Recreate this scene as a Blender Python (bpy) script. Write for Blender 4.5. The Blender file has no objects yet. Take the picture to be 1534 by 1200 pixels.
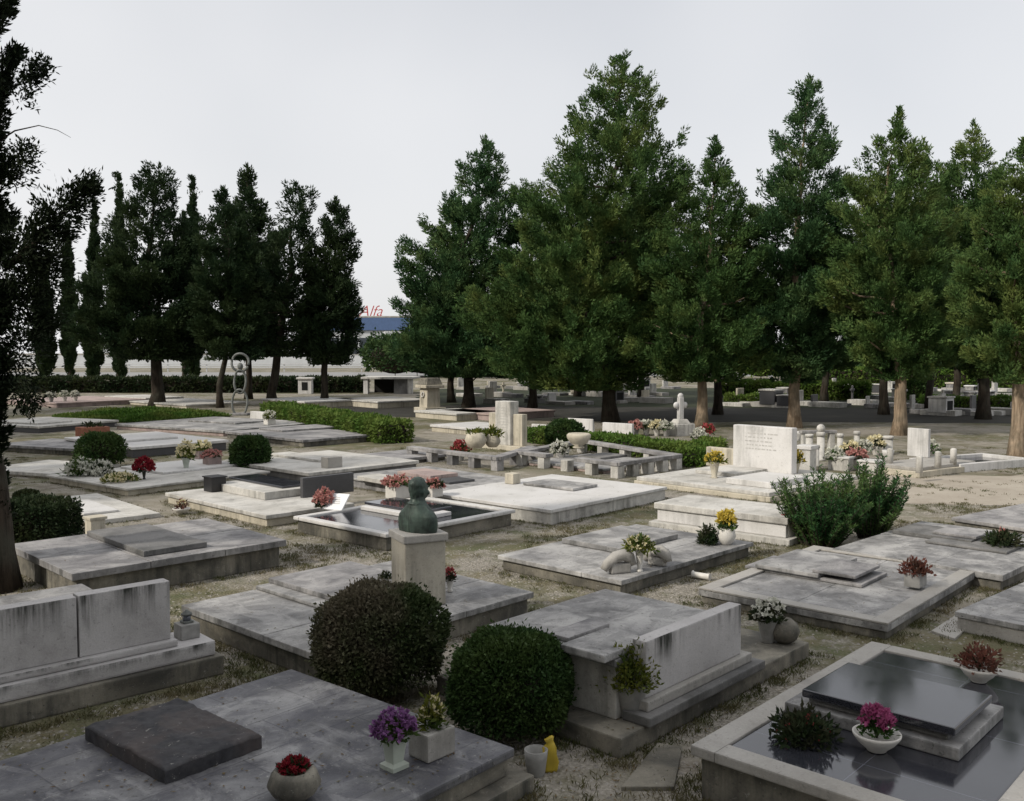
import bpy, bmesh, math, random
import numpy as np
from mathutils import Vector, Matrix, noise as mnoise

random.seed(7)
R = math.radians
sc = bpy.context.scene
col = sc.collection
# ------------------------------------------------------------------ camera
F_PX, CX, CY, HOR, CAMH = 1400.0, 767.0, 600.0, 528.0, 2.8
PITCH = math.atan((CY - HOR) / F_PX)
cam_d = bpy.data.cameras.new('camera')
cam = bpy.data.objects.new('camera', cam_d)
col.objects.link(cam)
cam.location = (0, 0, CAMH)
cam.rotation_euler = (math.pi / 2 - PITCH, 0, 0)
cam_d.sensor_fit = 'HORIZONTAL'
cam_d.sensor_width = 36
cam_d.lens = 36 * F_PX / 1534
cam_d.clip_end = 3000
cam_d.clip_start = 0.05
sc.camera = cam


def at(px, py, z=0.0):
    """point at height z seen at a pixel of the photograph (used to measure the place)"""
    a, b = (px - CX) / F_PX, (CY - py) / F_PX
    cp, sp = math.cos(PITCH), math.sin(PITCH)
    d = Vector((a, cp + b * sp, -sp + b * cp))
    t = (z - CAMH) / d.z
    return Vector((d.x * t, d.y * t, z))


def at_depth(px, py, Y):
    a, b = (px - CX) / F_PX, (CY - py) / F_PX
    cp, sp = math.cos(PITCH), math.sin(PITCH)
    d = Vector((a, cp + b * sp, -sp + b * cp))
    t = Y / d.y
    return Vector((d.x * t, Y, CAMH + d.z * t))


# ------------------------------------------------------------------ node helpers
class NT:
    def __init__(s, name):
        s.m = bpy.data.materials.new(name)
        s.m.use_nodes = True
        s.t = s.m.node_tree
        s.t.nodes.clear()
        s.out = s.n('ShaderNodeOutputMaterial')

    def n(s, typ, **kw):
        nd = s.t.nodes.new(typ)
        for k, v in kw.items():
            if k.startswith('_'):
                setattr(nd, k[1:], v)
            else:
                nd.inputs[k].default_value = v
        return nd

    def l(s, a, b):
        s.t.links.new(a, b)

    def mixc(s, fac, a, b, blend='MIX'):
        nd = s.n('ShaderNodeMix', _data_type='RGBA', _blend_type=blend)
        for sock, v in ((nd.inputs[0], fac), (nd.inputs[6], a), (nd.inputs[7], b)):
            if hasattr(v, 'links'):
                s.l(v, sock)
            elif isinstance(v, (int, float)):
                sock.default_value = v
            else:
                sock.default_value = (*v, 1)
        return nd.outputs[2]

    def math(s, op, a, b=0.0):
        nd = s.n('ShaderNodeMath', _operation=op)
        for sock, v in ((nd.inputs[0], a), (nd.inputs[1], b)):
            if hasattr(v, 'links'):
                s.l(v, sock)
            else:
                sock.default_value = v
        return nd.outputs[0]

    def ramp(s, fac, lo, hi, a=0.0, b=1.0):
        nd = s.n('ShaderNodeMapRange', _clamp=True)
        nd.inputs[1].default_value = lo
        nd.inputs[2].default_value = hi
        nd.inputs[3].default_value = a
        nd.inputs[4].default_value = b
        s.l(fac, nd.inputs[0])
        return nd.outputs[0]

    def coords(s, rnd=True):
        tc = s.n('ShaderNodeTexCoord').outputs['Object']
        if not rnd:
            return tc
        oi = s.n('ShaderNodeObjectInfo').outputs['Random']
        v = s.n('ShaderNodeVectorMath', _operation='MULTIPLY_ADD')
        s.l(tc, v.inputs[0])
        v.inputs[1].default_value = (1, 1, 1)
        cb = s.n('ShaderNodeCombineXYZ')
        s.l(s.math('MULTIPLY', oi, 37.0), cb.inputs[0])
        s.l(s.math('MULTIPLY', oi, 91.0), cb.inputs[1])
        s.l(cb.outputs[0], v.inputs[2])
        return v.outputs[0]

    def noise(s, vec, scale, detail=5, rough=.55, dist=0.0):
        nd = s.n('ShaderNodeTexNoise')
        nd.inputs['Scale'].default_value = scale
        nd.inputs['Detail'].default_value = detail
        nd.inputs['Roughness'].default_value = rough
        nd.inputs['Distortion'].default_value = dist
        s.l(vec, nd.inputs['Vector'])
        return nd.outputs['Fac']

    def scaled(s, vec, sc_):
        v = s.n('ShaderNodeVectorMath', _operation='MULTIPLY')
        s.l(vec, v.inputs[0])
        v.inputs[1].default_value = sc_
        return v.outputs[0]

    def bsdf(s, color, rough=.8, spec=.3, bump=None, bump_s=.3, bump_d=.02, metal=0.0):
        p = s.n('ShaderNodeBsdfPrincipled')
        if hasattr(color, 'links'):
            s.l(color, p.inputs['Base Color'])
        else:
            p.inputs['Base Color'].default_value = (*color, 1)
        if hasattr(rough, 'links'):
            s.l(rough, p.inputs['Roughness'])
        else:
            p.inputs['Roughness'].default_value = rough
        p.inputs['Specular IOR Level'].default_value = spec
        p.inputs['Metallic'].default_value = metal
        if bump is not None:
            b = s.n('ShaderNodeBump')
            b.inputs['Strength'].default_value = bump_s
            b.inputs['Distance'].default_value = bump_d
            s.l(bump, b.inputs['Height'])
            s.l(b.outputs[0], p.inputs['Normal'])
        s.l(p.outputs[0], s.out.inputs[0])
        return p


def stone(name, c1, c2, stain=.5, streak=.5, scale=1.3, rough=.75, tile=None, spec=.3, dark=(.045, .045, .042), lo=.5, top=False, patch=0.0):
    m = NT(name)
    v = m.coords()
    base = m.mixc(m.ramp(m.noise(v, scale, 6), .38, .64), c1, c2)
    if tile:
        br = m.n('ShaderNodeTexBrick', _offset=.5)
        br.inputs['Scale'].default_value = 1
        br.inputs['Brick Width'].default_value = tile[0]
        br.inputs['Row Height'].default_value = tile[1]
        br.inputs['Mortar Size'].default_value = .006
        br.inputs['Color1'].default_value = (1, 1, 1, 1)
        br.inputs['Color2'].default_value = (.74, .75, .78, 1)
        br.inputs['Mortar'].default_value = (.5, .5, .52, 1)
        m.l(m.coords(False), br.inputs['Vector'])
        base = m.mixc(1.0, base, br.outputs['Color'], 'MULTIPLY')
    big = m.noise(v, 2.6, 9, .62, .5)
    base = m.mixc(m.math('MULTIPLY', m.ramp(big, lo, lo + .2), stain), base, dark)
    if patch:
        pv_ = m.noise(m.scaled(v, (1.5, 3.4, 2.0)), 1.0, 8, .66, 1.1)
        base = m.mixc(m.math('MULTIPLY', m.ramp(pv_, .48, .56), patch), base, tuple(x * 1.5 for x in dark))
        pl_ = m.noise(m.scaled(v, (3.6, 1.7, 2.0)), 1.0, 7, .64, .8)
        base = m.mixc(m.math('MULTIPLY', m.ramp(pl_, .55, .63), patch * .75), base, tuple(min(.62, x * 1.35) for x in c1))
    mid = m.noise(v, 11, 6, .7)
    base = m.mixc(m.math('MULTIPLY', m.ramp(mid, .55, .72), stain * .45), base, (.12, .115, .095))
    spk = m.noise(v, 27, 4, .75)
    base = m.mixc(m.math('MULTIPLY', m.ramp(spk, .60, .66), min(1, stain)), base, (.06, .06, .055))
    spk2 = m.noise(v, 19, 5, .8, .3)
    base = m.mixc(m.math('MULTIPLY', m.ramp(spk2, .62, .67), .5), base, (.50, .49, .45))
    fine = m.noise(v, 70, 3, .6)
    base = m.mixc(m.ramp(fine, .3, .7, 0, .35), base, m.mixc(1.0, base, (.62, .62, .62), 'MULTIPLY'))
    if streak:
        nz = m.n('ShaderNodeSeparateXYZ')
        g = m.n('ShaderNodeNewGeometry')
        m.l(g.outputs['Normal'], nz.inputs[0])
        side = m.ramp(m.math('ABSOLUTE', nz.outputs[2]), .3, .6, 1, 0)
        st = m.noise(m.scaled(v, (9, 9, .7)), 1.0, 6, .65)
        st2 = m.noise(v, 1.1, 4)
        f = m.math('MULTIPLY', m.math('MULTIPLY', m.ramp(st, .42, .66), m.ramp(st2, .38, .6)), m.math('MULTIPLY', side, streak))
        if top:
            gz = m.n('ShaderNodeSeparateXYZ')
            m.l(m.n('ShaderNodeTexCoord').outputs['Generated'], gz.inputs[0])
            st3 = m.noise(m.scaled(v, (7, 7, .2)), 1.0, 3)
            f = m.math('MULTIPLY', f, m.ramp(m.math('ADD', gz.outputs[2], m.math('MULTIPLY', st3, .9)), .85, 1.45))
            f = m.math('MULTIPLY', f, 1.6)
        base = m.mixc(f, base, (.04, .042, .036))
    h = m.math('ADD', m.math('MULTIPLY', fine, .5), mid)
    m.bsdf(base, rough, spec, h, .35, .012)
    return m.m


def plain(name, c, rough=.7, spec=.3, var=.35, scale=9, metal=0.0):
    m = NT(name)
    v = m.coords()
    n = m.noise(v, scale, 6)
    d = tuple(x * (1 - var) for x in c)
    m.bsdf(m.mixc(m.ramp(n, .35, .65), d, c), rough, spec, n, .2, .01, metal)
    return m.m


def leafmat(name, c1, c2, c3, scale=.45, trans=.25, rough=.65):
    m = NT(name)
    v = m.coords()
    g = m.n('ShaderNodeNewGeometry')
    rnd = g.outputs['Random Per Island']
    a = m.mixc(m.ramp(rnd, 0, 1), c1, c2)
    b = m.mixc(m.ramp(m.noise(v, scale, 4, .6), .42, .62), a, c3)
    p = m.bsdf(b, rough, .12)
    if trans:
        t = m.n('ShaderNodeBsdfTranslucent')
        m.l(b, t.inputs['Color'])
        mx = m.n('ShaderNodeMixShader')
        mx.inputs[0].default_value = trans
        m.l(p.outputs[0], mx.inputs[1])
        m.l(t.outputs[0], mx.inputs[2])
        m.l(mx.outputs[0], m.out.inputs[0])
    return m.m


def cypmat(name, c1, c2, c3):
    m = NT(name)
    v = m.coords()
    g = m.n('ShaderNodeNewGeometry')
    rnd = g.outputs['Random Per Island']
    n1 = m.noise(v, 1.25, 3, .6)
    n2 = m.noise(v, .42, 4, .6)
    f = m.math('ADD', m.math('MULTIPLY', n1, .8), m.math('MULTIPLY', rnd, .2))
    a = m.mixc(m.ramp(f, .36, .66), c1, c2)
    b = m.mixc(m.ramp(n2, .46, .62, 0, .85), a, m.mixc(m.ramp(n1, .4, .62), c2, c3))
    p = m.bsdf(b, .65, .12)
    t = m.n('ShaderNodeBsdfTranslucent')
    m.l(b, t.inputs['Color'])
    mx = m.n('ShaderNodeMixShader')
    mx.inputs[0].default_value = .2
    m.l(p.outputs[0], mx.inputs[1])
    m.l(t.outputs[0], mx.inputs[2])
    m.l(mx.outputs[0], m.out.inputs[0])
    return m.m


def barkmat(name, c1, c2):
    m = NT(name)
    v = m.coords()
    f = m.noise(m.scaled(v, (14, 14, 1.6)), 1.0, 7, .65, .4)
    g = m.noise(v, 2.2, 4)
    c = m.mixc(m.ramp(f, .38, .62), c1, c2)
    c = m.mixc(m.ramp(g, .45, .7, 0, .6), c, (.07, .07, .055))
    m.bsdf(c, .9, .1, f, .9, .05)
    return m.m


M = {}
M['white'] = stone('white_marble', (.64, .63, .62), (.56, .55, .53), .28, .35, lo=.58, rough=.6)
M['white2'] = stone('weathered_white_stone', (.60, .585, .55), (.47, .455, .42), .45, .55, lo=.54, patch=.16)
M['cream'] = stone('cream_limestone', (.56, .515, .42), (.45, .41, .325), .3, .6, lo=.56)
M['grey'] = stone('grey_limestone', (.37, .36, .355), (.22, .215, .22), .6, .7, lo=.48, dark=(.07, .07, .075), patch=.32)
M['grey2'] = stone('stained_grey_marble', (.44, .432, .42), (.235, .233, .235), .72, .8, lo=.46, scale=1.1, dark=(.083, .083, .085), patch=.38)
M['greydark'] = stone('dark_weathered_stone', (.22, .215, .21), (.14, .14, .14), .6, .5, lo=.48)
M['panel'] = stone('old_plastered_stone', (.50, .485, .48), (.40, .385, .38), .35, 1.0, lo=.56, top=True)
M['pedestal'] = stone('streaked_pedestal_stone', (.47, .44, .37), (.36, .33, .27), .35, .8, lo=.55)
M['tile'] = stone('marble_paving_tiles', (.29, .288, .29), (.10, .10, .108), .9, .4, lo=.45, scale=1.5, tile=(.9, .45), rough=.5, dark=(.05, .05, .062), patch=.5)
M['plaque'] = stone('black_rough_plaque', (.055, .055, .06), (.03, .03, .035), .4, .3, scale=14, lo=.45, dark=(.13, .10, .088))
M['mossy'] = stone('mossy_concrete', (.27, .25, .205), (.11, .10, .08), .75, .9, lo=.45, patch=.3)
M['concrete'] = stone('pale_concrete', (.40, .385, .36), (.33, .315, .29), .35, .4, lo=.54)
M['pinkstone'] = stone('pink_stone', (.42, .33, .30), (.32, .25, .24), .4, .4, lo=.52)
M['darkgrey'] = plain('dark_grey_granite', (.075, .075, .08), .35, .5, .3, 60)
M['pot_white'] = plain('white_glazed_pot', (.62, .60, .56), .5, .4, .15)
M['pot_green'] = plain('pale_green_pot', (.42, .46, .40), .5, .4, .2)
M['pot_grey'] = plain('concrete_pot', (.33, .325, .31), .85, .2, .35)
M['pot_red'] = plain('terracotta', (.28, .12, .075), .8, .2, .3)
M['black'] = plain('black_lacquer', (.014, .014, .016), .35, .5, .2)
M['iron'] = plain('grey_weathered_iron', (.17, .18, .17), .6, .4, .4, 20)
M['glass'] = plain('lantern_glass', (.10, .11, .13), .15, .5, .1)
M['yellow'] = plain('yellow_plastic', (.50, .37, .04), .45, .4, .3)
M['paper'] = plain('white_card', (.74, .75, .77), .6, .3, .08)
M['steel'] = plain('galvanised_steel', (.52, .53, .54), .45, .5, .15, 5, .3)
M['redsign'] = plain('red_sign_letters', (.42, .06, .06), .5, .3, .1)
M['blue'] = plain('blue_fascia', (.07, .12, .24), .5, .4, .15, 2)
M['bwall'] = plain('pale_building_wall', (.52, .54, .56), .8, .2, .12, .5)
M['roofgrey'] = plain('grey_roof', (.30, .30, .30), .8, .2, .2, .6)
M['window'] = plain('dark_window_glass', (.03, .04, .05), .1, .5, .1)
M['orange'] = plain('orange_roof_tiles', (.36, .16, .09), .85, .2, .3, 3)
M['voidd'] = plain('dark_interior', (.02, .02, .02), .9, .1, .2)
M['ink'] = plain('grey_engraving', (.46, .45, .43), .9, .1, .2)

# polished granite
for key, joints in (('granite', False), ('granite_tiled', True)):
    m = NT('polished_black_granite' if not joints else 'polished_black_granite_tiles')
    v = m.coords()
    f = m.noise(v, 160, 2)
    c = m.mixc(m.ramp(f, .4, .7), (.016, .017, .023), (.036, .038, .048))
    if joints:
        br = m.n('ShaderNodeTexBrick', _offset=0.0)
        br.inputs['Scale'].default_value = 1
        br.inputs['Brick Width'].default_value = .95
        br.inputs['Row Height'].default_value = 1.2
        br.inputs['Mortar Size'].default_value = .003
        br.inputs['Color1'].default_value = (1, 1, 1, 1)
        br.inputs['Color2'].default_value = (.9, .9, .9, 1)
        br.inputs['Mortar'].default_value = (4, 4, 4, 1)
        m.l(m.coords(False), br.inputs['Vector'])
        c = m.mixc(1.0, c, br.outputs['Color'], 'MULTIPLY')
    dust = m.noise(v, 1.4, 6)
    c = m.mixc(m.ramp(dust, .4, .75, 0, .16), c, (.16, .16, .17))
    m.bsdf(c, m.ramp(dust, .35, .75, .04, .16), .95)
    M[key] = m.m
# bronze
m = NT('patinated_bronze')
v = m.coords()
f = m.noise(v, 9, 6, .65)
c = m.mixc(m.ramp(f, .38, .62), (.025, .034, .03), (.055, .085, .07))
nz = m.noise(m.scaled(v, (22, 22, 3)), 1.0, 4)
c = m.mixc(m.ramp(nz, .56, .7, 0, .5), c, (.12, .17, .13))
m.bsdf(c, m.ramp(f, .3, .7, .45, .65), .5, f, .15, .01, .35)
M['bronze'] = m.m

# foliage
M['cyp1'] = cypmat('cypress_green', (.028, .066, .021), (.078, .138, .040), (.150, .182, .050))
M['cyp2'] = cypmat('cypress_dark_green', (.018, .045, .017), (.048, .092, .031), (.078, .112, .036))
M['cyp3'] = cypmat('cypress_blue_green', (.023, .060, .025), (.063, .122, .045), (.115, .158, .052))
M['cyp4'] = cypmat('cypress_olive_green', (.038, .074, .022), (.092, .150, .042), (.160, .188, .052))
M['cypd'] = leafmat('cypress_deep_green', (.010, .024, .011), (.026, .048, .019), (.034, .054, .020))
M['cypn'] = leafmat('cypress_black_green', (.005, .011, .005), (.012, .021, .009), (.015, .022, .009))
M['box1'] = leafmat('boxwood_brown_green', (.026, .044, .016), (.058, .078, .030), (.115, .100, .068), 1.4, .2, .5)
M['box2'] = leafmat('boxwood_green', (.020, .044, .013), (.040, .080, .024), (.052, .085, .024), 2.2, .2, .5)
M['hedge'] = leafmat('hedge_green', (.045, .095, .016), (.095, .170, .030), (.115, .160, .035), .8)
M['hedged'] = leafmat('hedge_dark_green', (.014, .026, .012), (.028, .048, .020), (.035, .045, .018), .8)
M['ivy'] = leafmat('ivy_green', (.030, .075, .012), (.070, .140, .022), (.100, .135, .030), .7)
M['ole'] = leafmat('oleander_green', (.020, .060, .021), (.046, .115, .038), (.080, .130, .038), 2.0, .25)
M['grass'] = leafmat('dry_grass', (.10, .095, .045), (.060, .078, .024), (.145, .125, .07), 1.3, .2)
M['leafg'] = leafmat('flower_leaves', (.030, .075, .018), (.060, .120, .030), (.080, .110, .035), 5)
M['leafd'] = leafmat('dark_leaves', (.015, .030, .012), (.035, .055, .022), (.045, .045, .025), 6)
M['leafy'] = leafmat('yellow_green_leaves', (.095, .115, .020), (.17, .17, .030), (.050, .085, .020), 5)
M['leafb'] = leafmat('dried_red_brown_leaves', (.12, .045, .035), (.20, .075, .055), (.10, .055, .040), 8)


def flo(name, a, b):
    return leafmat(name, a, b, tuple((x + y) / 2 for x, y in zip(a, b)), 6, .3, .6)


M['f_purple'] = flo('purple_petals', (.15, .055, .18), (.31, .16, .33))
M['f_pink'] = flo('magenta_petals', (.27, .035, .13), (.42, .13, .25))
M['f_rose'] = flo('rose_petals', (.42, .16, .15), (.58, .34, .30))
M['f_red'] = flo('red_petals', (.17, .010, .02), (.28, .03, .04))
M['f_dred'] = flo('dull_red_petals', (.30, .04, .05), (.42, .10, .10))
M['f_yellow'] = flo('yellow_petals', (.52, .38, .04), (.64, .53, .13))
M['f_white'] = flo('white_petals', (.55, .55, .47), (.68, .68, .62))
M['f_cream'] = flo('cream_petals', (.70, .62, .35), (.76, .72, .55))
M['bark'] = barkmat('grey_brown_bark', (.17, .125, .085), (.36, .28, .20))
M['barkd'] = barkmat('dark_bark', (.022, .018, .014), (.055, .044, .034))


# ------------------------------------------------------------------ object helpers
def link(name, me, mat, parent=None):
    o = bpy.data.objects.new(name, me)
    col.objects.link(o)
    if mat is not None and not len(me.materials):
        me.materials.append(mat)
    if parent is not None:
        o.parent = parent
    return o


def tag(o, label, cat, group=None, kind=None):
    o['label'] = label
    o['category'] = cat
    if group:
        o['group'] = group
    if kind:
        o['kind'] = kind
    return o


def thing(name, label, cat, loc=(0, 0, 0), rot=0.0, group=None):
    o = bpy.data.objects.new(name, None)
    o.empty_display_size = .2
    col.objects.link(o)
    o.location = loc
    o.rotation_euler = (0, 0, rot)
    return tag(o, label, cat, group)


class MB:
    def __init__(s):
        s.bm = bmesh.new()

    def box(s, x0, x1, y0, y1, z0, z1, bev=.012, seg=2, taper=(0, 0)):
        tx, ty = taper
        c = [(x0, y0, z0), (x1, y0, z0), (x1, y1, z0), (x0, y1, z0),
             (x0 + tx, y0 + ty, z1), (x1 - tx, y0 + ty, z1), (x1 - tx, y1 - ty, z1), (x0 + tx, y1 - ty, z1)]
        vs = [s.bm.verts.new(p) for p in c]
        fs = [s.bm.faces.new([vs[i] for i in q]) for q in
              ((3, 2, 1, 0), (4, 5, 6, 7), (0, 1, 5, 4), (1, 2, 6, 5), (2, 3, 7, 6), (3, 0, 4, 7))]
        if bev:
            es = list({e for f in fs for e in f.edges})
            bmesh.ops.bevel(s.bm, geom=es, offset=min(bev, .3 * min(abs(x1 - x0), abs(y1 - y0), abs(z1 - z0))), segments=seg, profile=.6, affect='EDGES')
        return s

    def prism(s, pts, z0, z1, bev=.01):
        lo = [s.bm.verts.new((p[0], p[1], z0)) for p in pts]
        hi = [s.bm.verts.new((p[0], p[1], z1)) for p in pts]
        n = len(pts)
        fs = [s.bm.faces.new(lo[::-1]), s.bm.faces.new(hi)]
        for i in range(n):
            fs.append(s.bm.faces.new((lo[i], lo[(i + 1) % n], hi[(i + 1) % n], hi[i])))
        if bev:
            bmesh.ops.bevel(s.bm, geom=list({e for f in fs for e in f.edges}), offset=bev, segments=2, profile=.6, affect='EDGES')
        return s

    def lathe(s, prof, seg=24, c=(0, 0, 0), cap=True, square=False):
        rings = []
        for r, z in prof:
            ring = []
            for i in range(seg):
                a = 2 * math.pi * i / seg
                ca, sa = math.cos(a), math.sin(a)
                if square:
                    k = 1 / max(abs(ca), abs(sa))
                    k = min(k, 1.36)
                    ca, sa = ca * k, sa * k
                ring.append(s.bm.verts.new((c[0] + r * ca, c[1] + r * sa, c[2] + z)))
            rings.append(ring)
        for a, b in zip(rings, rings[1:]):
            for i in range(seg):
                f = s.bm.faces.new((a[i], a[(i + 1) % seg], b[(i + 1) % seg], b[i]))
                f.smooth = not square
        if cap:
            s.bm.faces.new(rings[0][::-1])
            s.bm.faces.new(rings[-1])
        return s

    def tube(s, pts, rad, seg=8, cap=True):
        pts = [Vector(p) for p in pts]
        rad = [rad] * len(pts) if isinstance(rad, (int, float)) else rad
        rings = []
        up = Vector((.31, .17, .93))
        for i, p in enumerate(pts):
            d = (pts[min(i + 1, len(pts) - 1)] - pts[max(i - 1, 0)]).normalized()
            a = d.cross(up)
            if a.length < .05:
                a = d.cross(Vector((1, 0, 0)))
            a.normalize()
            b = d.cross(a)
            rings.append([s.bm.verts.new(p + (a * math.cos(2 * math.pi * k / seg) + b * math.sin(2 * math.pi * k / seg)) * rad[i]) for k in range(seg)])
        for a, b in zip(rings, rings[1:]):
            for i in range(seg):
                f = s.bm.faces.new((a[i], a[(i + 1) % seg], b[(i + 1) % seg], b[i]))
                f.smooth = True
        if cap:
            s.bm.faces.new(rings[0][::-1])
            s.bm.faces.new(rings[-1])
        return s

    def sphere(s, c, r, sub=2, scale=(1, 1, 1)):
        res = bmesh.ops.create_icosphere(s.bm, subdivisions=sub, radius=1)
        for v in res['verts']:
            v.co = Vector((c[0] + v.co.x * r * scale[0], c[1] + v.co.y * r * scale[1], c[2] + v.co.z * r * scale[2]))
        for f in {f for v in res['verts'] for f in v.link_faces}:
            f.smooth = True
        return s

    def build(s, name, mat, parent=None):
        bmesh.ops.recalc_face_normals(s.bm, faces=s.bm.faces)
        me = bpy.data.meshes.new(name)
        s.bm.to_mesh(me)
        s.bm.free()
        return link(name, me, mat, parent)


def np_mesh(name, V, nper, smooth=False):
    """V: (n, nper, 3) separate polygons"""
    n = V.shape[0]
    me = bpy.data.meshes.new(name)
    me.vertices.add(n * nper)
    me.vertices.foreach_set('co', np.ascontiguousarray(V, dtype=np.float32).ravel())
    me.loops.add(n * nper)
    me.loops.foreach_set('vertex_index', np.arange(n * nper, dtype=np.int32))
    me.polygons.add(n)
    me.polygons.foreach_set('loop_start', np.arange(0, n * nper, nper, dtype=np.int32))
    me.polygons.foreach_set('loop_total', np.full(n, nper, dtype=np.int32))
    me.update(calc_edges=True)
    me.validate()
    return me


def unit(a):
    return a / np.maximum(np.linalg.norm(a, axis=-1, keepdims=True), 1e-9)


def leaf_quads(rng, P, D, ln, wd, face=None):
    n = len(P)
    D = unit(D)
    Rv = unit(rng.normal(size=(n, 3)))
    if face is not None:
        Rv = Rv * .55 + face
    W = unit(np.cross(D, Rv))
    ln = np.broadcast_to(np.asarray(ln, float), (n,))[:, None] * rng.uniform(.7, 1.25, (n, 1))
    wd = np.broadcast_to(np.asarray(wd, float), (n,))[:, None] * rng.uniform(.7, 1.25, (n, 1))
    mid = P + D * ln * .45
    return np.stack([P, mid + W * wd * .5, P + D * ln, mid - W * wd * .5], 1)


# ------------------------------------------------------------------ trees
def interp_prof(prof, y):
    ys = [p[0] for p in prof]
    return np.interp(y, ys, [p[1] for p in prof]), np.interp(y, ys, [p[2] for p in prof])


def crown_mesh(seed, depth, base, prof_w, dens=1.0, leaf=None, tuft=None, lift=(5, 38), fill=1.0, hang=0.0):
    """prof_w: list of (z, x_left, x_right) metres relative to the trunk foot, sorted by z ascending."""
    rng = np.random.default_rng(seed)
    zs = np.array([p[0] for p in prof_w])
    xl = np.array([p[1] for p in prof_w])
    xr = np.array([p[2] for p in prof_w])
    rad = np.maximum((xr - xl) / 2, .03)
    cx = (xr + xl) / 2
    leaf0 = max(.075, depth * .0028)
    leaf = leaf or leaf0
    csb = tuft or max(.5, depth * .0255)
    cs = csb * .72
    zt = np.linspace(zs[0], zs[-1], 200)
    rt = np.interp(zt, zs, rad)
    area = np.trapz(2 * rt, zt)
    cdf = np.cumsum(rt + .24 * rad.max() + .35 * rad.max() * np.clip((zt - zs[0]) / (zs[-1] - zs[0]) - .6, 0, 1))
    cdf /= cdf[-1]
    nb = int(area * 3.14 / (cs * cs * .165) * dens) + 24
    nB = int(area / (csb * csb) * 1.5) + 14
    uB = (np.arange(nB) + rng.uniform(0, 1, nB)) / nB
    zB = np.interp(uB, cdf, zt)
    azB = np.arange(nB) * 2.39996 + rng.uniform(-.7, .7, nB)
    k1, k2, k3 = rng.uniform(0, 6.28, 3)
    lobB = 1 + .09 * np.sin(3 * azB + 1.3 * zB + k1) + .09 * np.sin(2 * azB - 2.1 * zB + k2)
    fB = np.clip(lobB, .8, 1.18) * rng.uniform(.84, 1.14, nB)
    hB = (zB - zs[0]) / (zs[-1] - zs[0])
    elB = np.radians(lift[0] + (lift[1] - lift[0]) * hB + rng.uniform(-8, 8, nB))
    bi = rng.choice(nB, nb, p=(np.interp(zB, zs, rad) + .35) / np.sum(np.interp(zB, zs, rad) + .35))
    inner = rng.uniform(0, 1, nb) < .30
    zb = np.where(inner, np.interp(rng.uniform(0, 1, nb), cdf, zt), zB[bi])
    az = np.where(inner, rng.uniform(0, 6.283, nb), azB[bi])
    el = elB[bi] + np.radians(rng.uniform(-8, 8, nb))
    dirs = np.stack([np.cos(az) * np.cos(el), np.sin(az) * np.cos(el), np.sin(el)], 1)
    rfull = np.interp(zb, zs, rad)
    sfrac = np.where(inner, rng.uniform(.03, .72, nb), 1 - .62 * rng.beta(1.0, 1.7, nb))
    rb = rfull * np.where(inner, 1.0, fB[bi]) * sfrac
    hf = (zb - zs[0]) / (zs[-1] - zs[0])
    lat = np.stack([-np.sin(az), np.cos(az), np.zeros(nb)], 1)
    lw = np.minimum(csb * .62, rfull * .45) * (1.25 - sfrac)
    zoff = rng.normal(size=nb) * np.minimum(csb * .17, rfull * .3) - (1 - sfrac) * rfull * np.minimum(np.tan(el), 1.1) * .8 + sfrac ** 2 * cs * .12
    tip = np.stack([np.interp(zb, zs, cx) + np.cos(az) * rb, np.sin(az) * rb, zb + zoff], 1) + lat * (rng.normal(size=nb) * lw)[:, None]
    tip[:, 2] = np.clip(tip[:, 2], zs[0] - .2, zs[-1] + .1)
    L = rb / np.maximum(np.cos(el), .3)
    V = []
    size = cs * rng.uniform(.6, 1.2, nb) * (1 - .45 * hf ** 1.5)
    size = np.minimum(size, .16 * cs + rfull * .95)
    nl = np.maximum((86 * fill * (size / cs) ** 1.7 * (leaf / leaf0) ** -.7).astype(int), 10)
    ci = np.repeat(np.arange(nb), nl)
    n = len(ci)
    sz = size[ci][:, None]
    ax = unit(dirs[ci] + np.array([0, 0, .55]) + (rng.normal(size=(nb, 3)) * .28)[ci])
    t = rng.beta(1.25, 1.1, n)[:, None]
    rd = rng.normal(size=(n, 3))
    rd = unit(rd - ax * np.sum(rd * ax, 1, keepdims=True))
    wt = .36 * np.sqrt(np.clip(t, .02, 1)) * (1.12 - t) ** .75 * 1.6
    P = tip[ci] - ax * sz * .75 + ax * sz * t + rd * sz * wt * np.sqrt(rng.uniform(0, 1, (n, 1)))
    P[:, 2] = np.maximum(P[:, 2], zs[0] - .3)
    D = ax * 1.0 + rd * .62 + rng.normal(size=(n, 3)) * .22 + np.array([0, 0, .12])
    face = rd * .8 + np.array([0, 0, .75])
    V.append(leaf_quads(rng, P, D, leaf * 1.4, leaf * .46, face))
    # denser twigs inside every spray
    ci = np.repeat(np.arange(nb), int(9 * min(fill, 1.0)))
    n = len(ci)
    sz = size[ci][:, None]
    ax = unit(dirs[ci] + np.array([0, 0, .35]))
    t = rng.uniform(0, .62, (n, 1))
    P = tip[ci] - ax * sz * .8 + ax * sz * t + rng.normal(size=(n, 3)) * sz * .10 * (1.1 - t)
    P[:, 2] = np.maximum(P[:, 2], zs[0] - .2)
    D = ax * .6 + rng.normal(size=(n, 3)) * .6
    V.append(leaf_quads(rng, P, D, sz[:, 0] * .30, sz[:, 0] * .15, rng.normal(size=(n, 3)) * .5 + np.array([0, 0, .6])))
    nlead = 90
    zz = zs[-1] - rng.uniform(0, 1, nlead) ** 1.3 * (zs[-1] - zs[0]) * .10
    wz = (zs[-1] - zz) * .22
    P = np.stack([np.interp(zz, zs, cx) + rng.normal(size=nlead) * wz, rng.normal(size=nlead) * wz, zz], 1)
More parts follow.
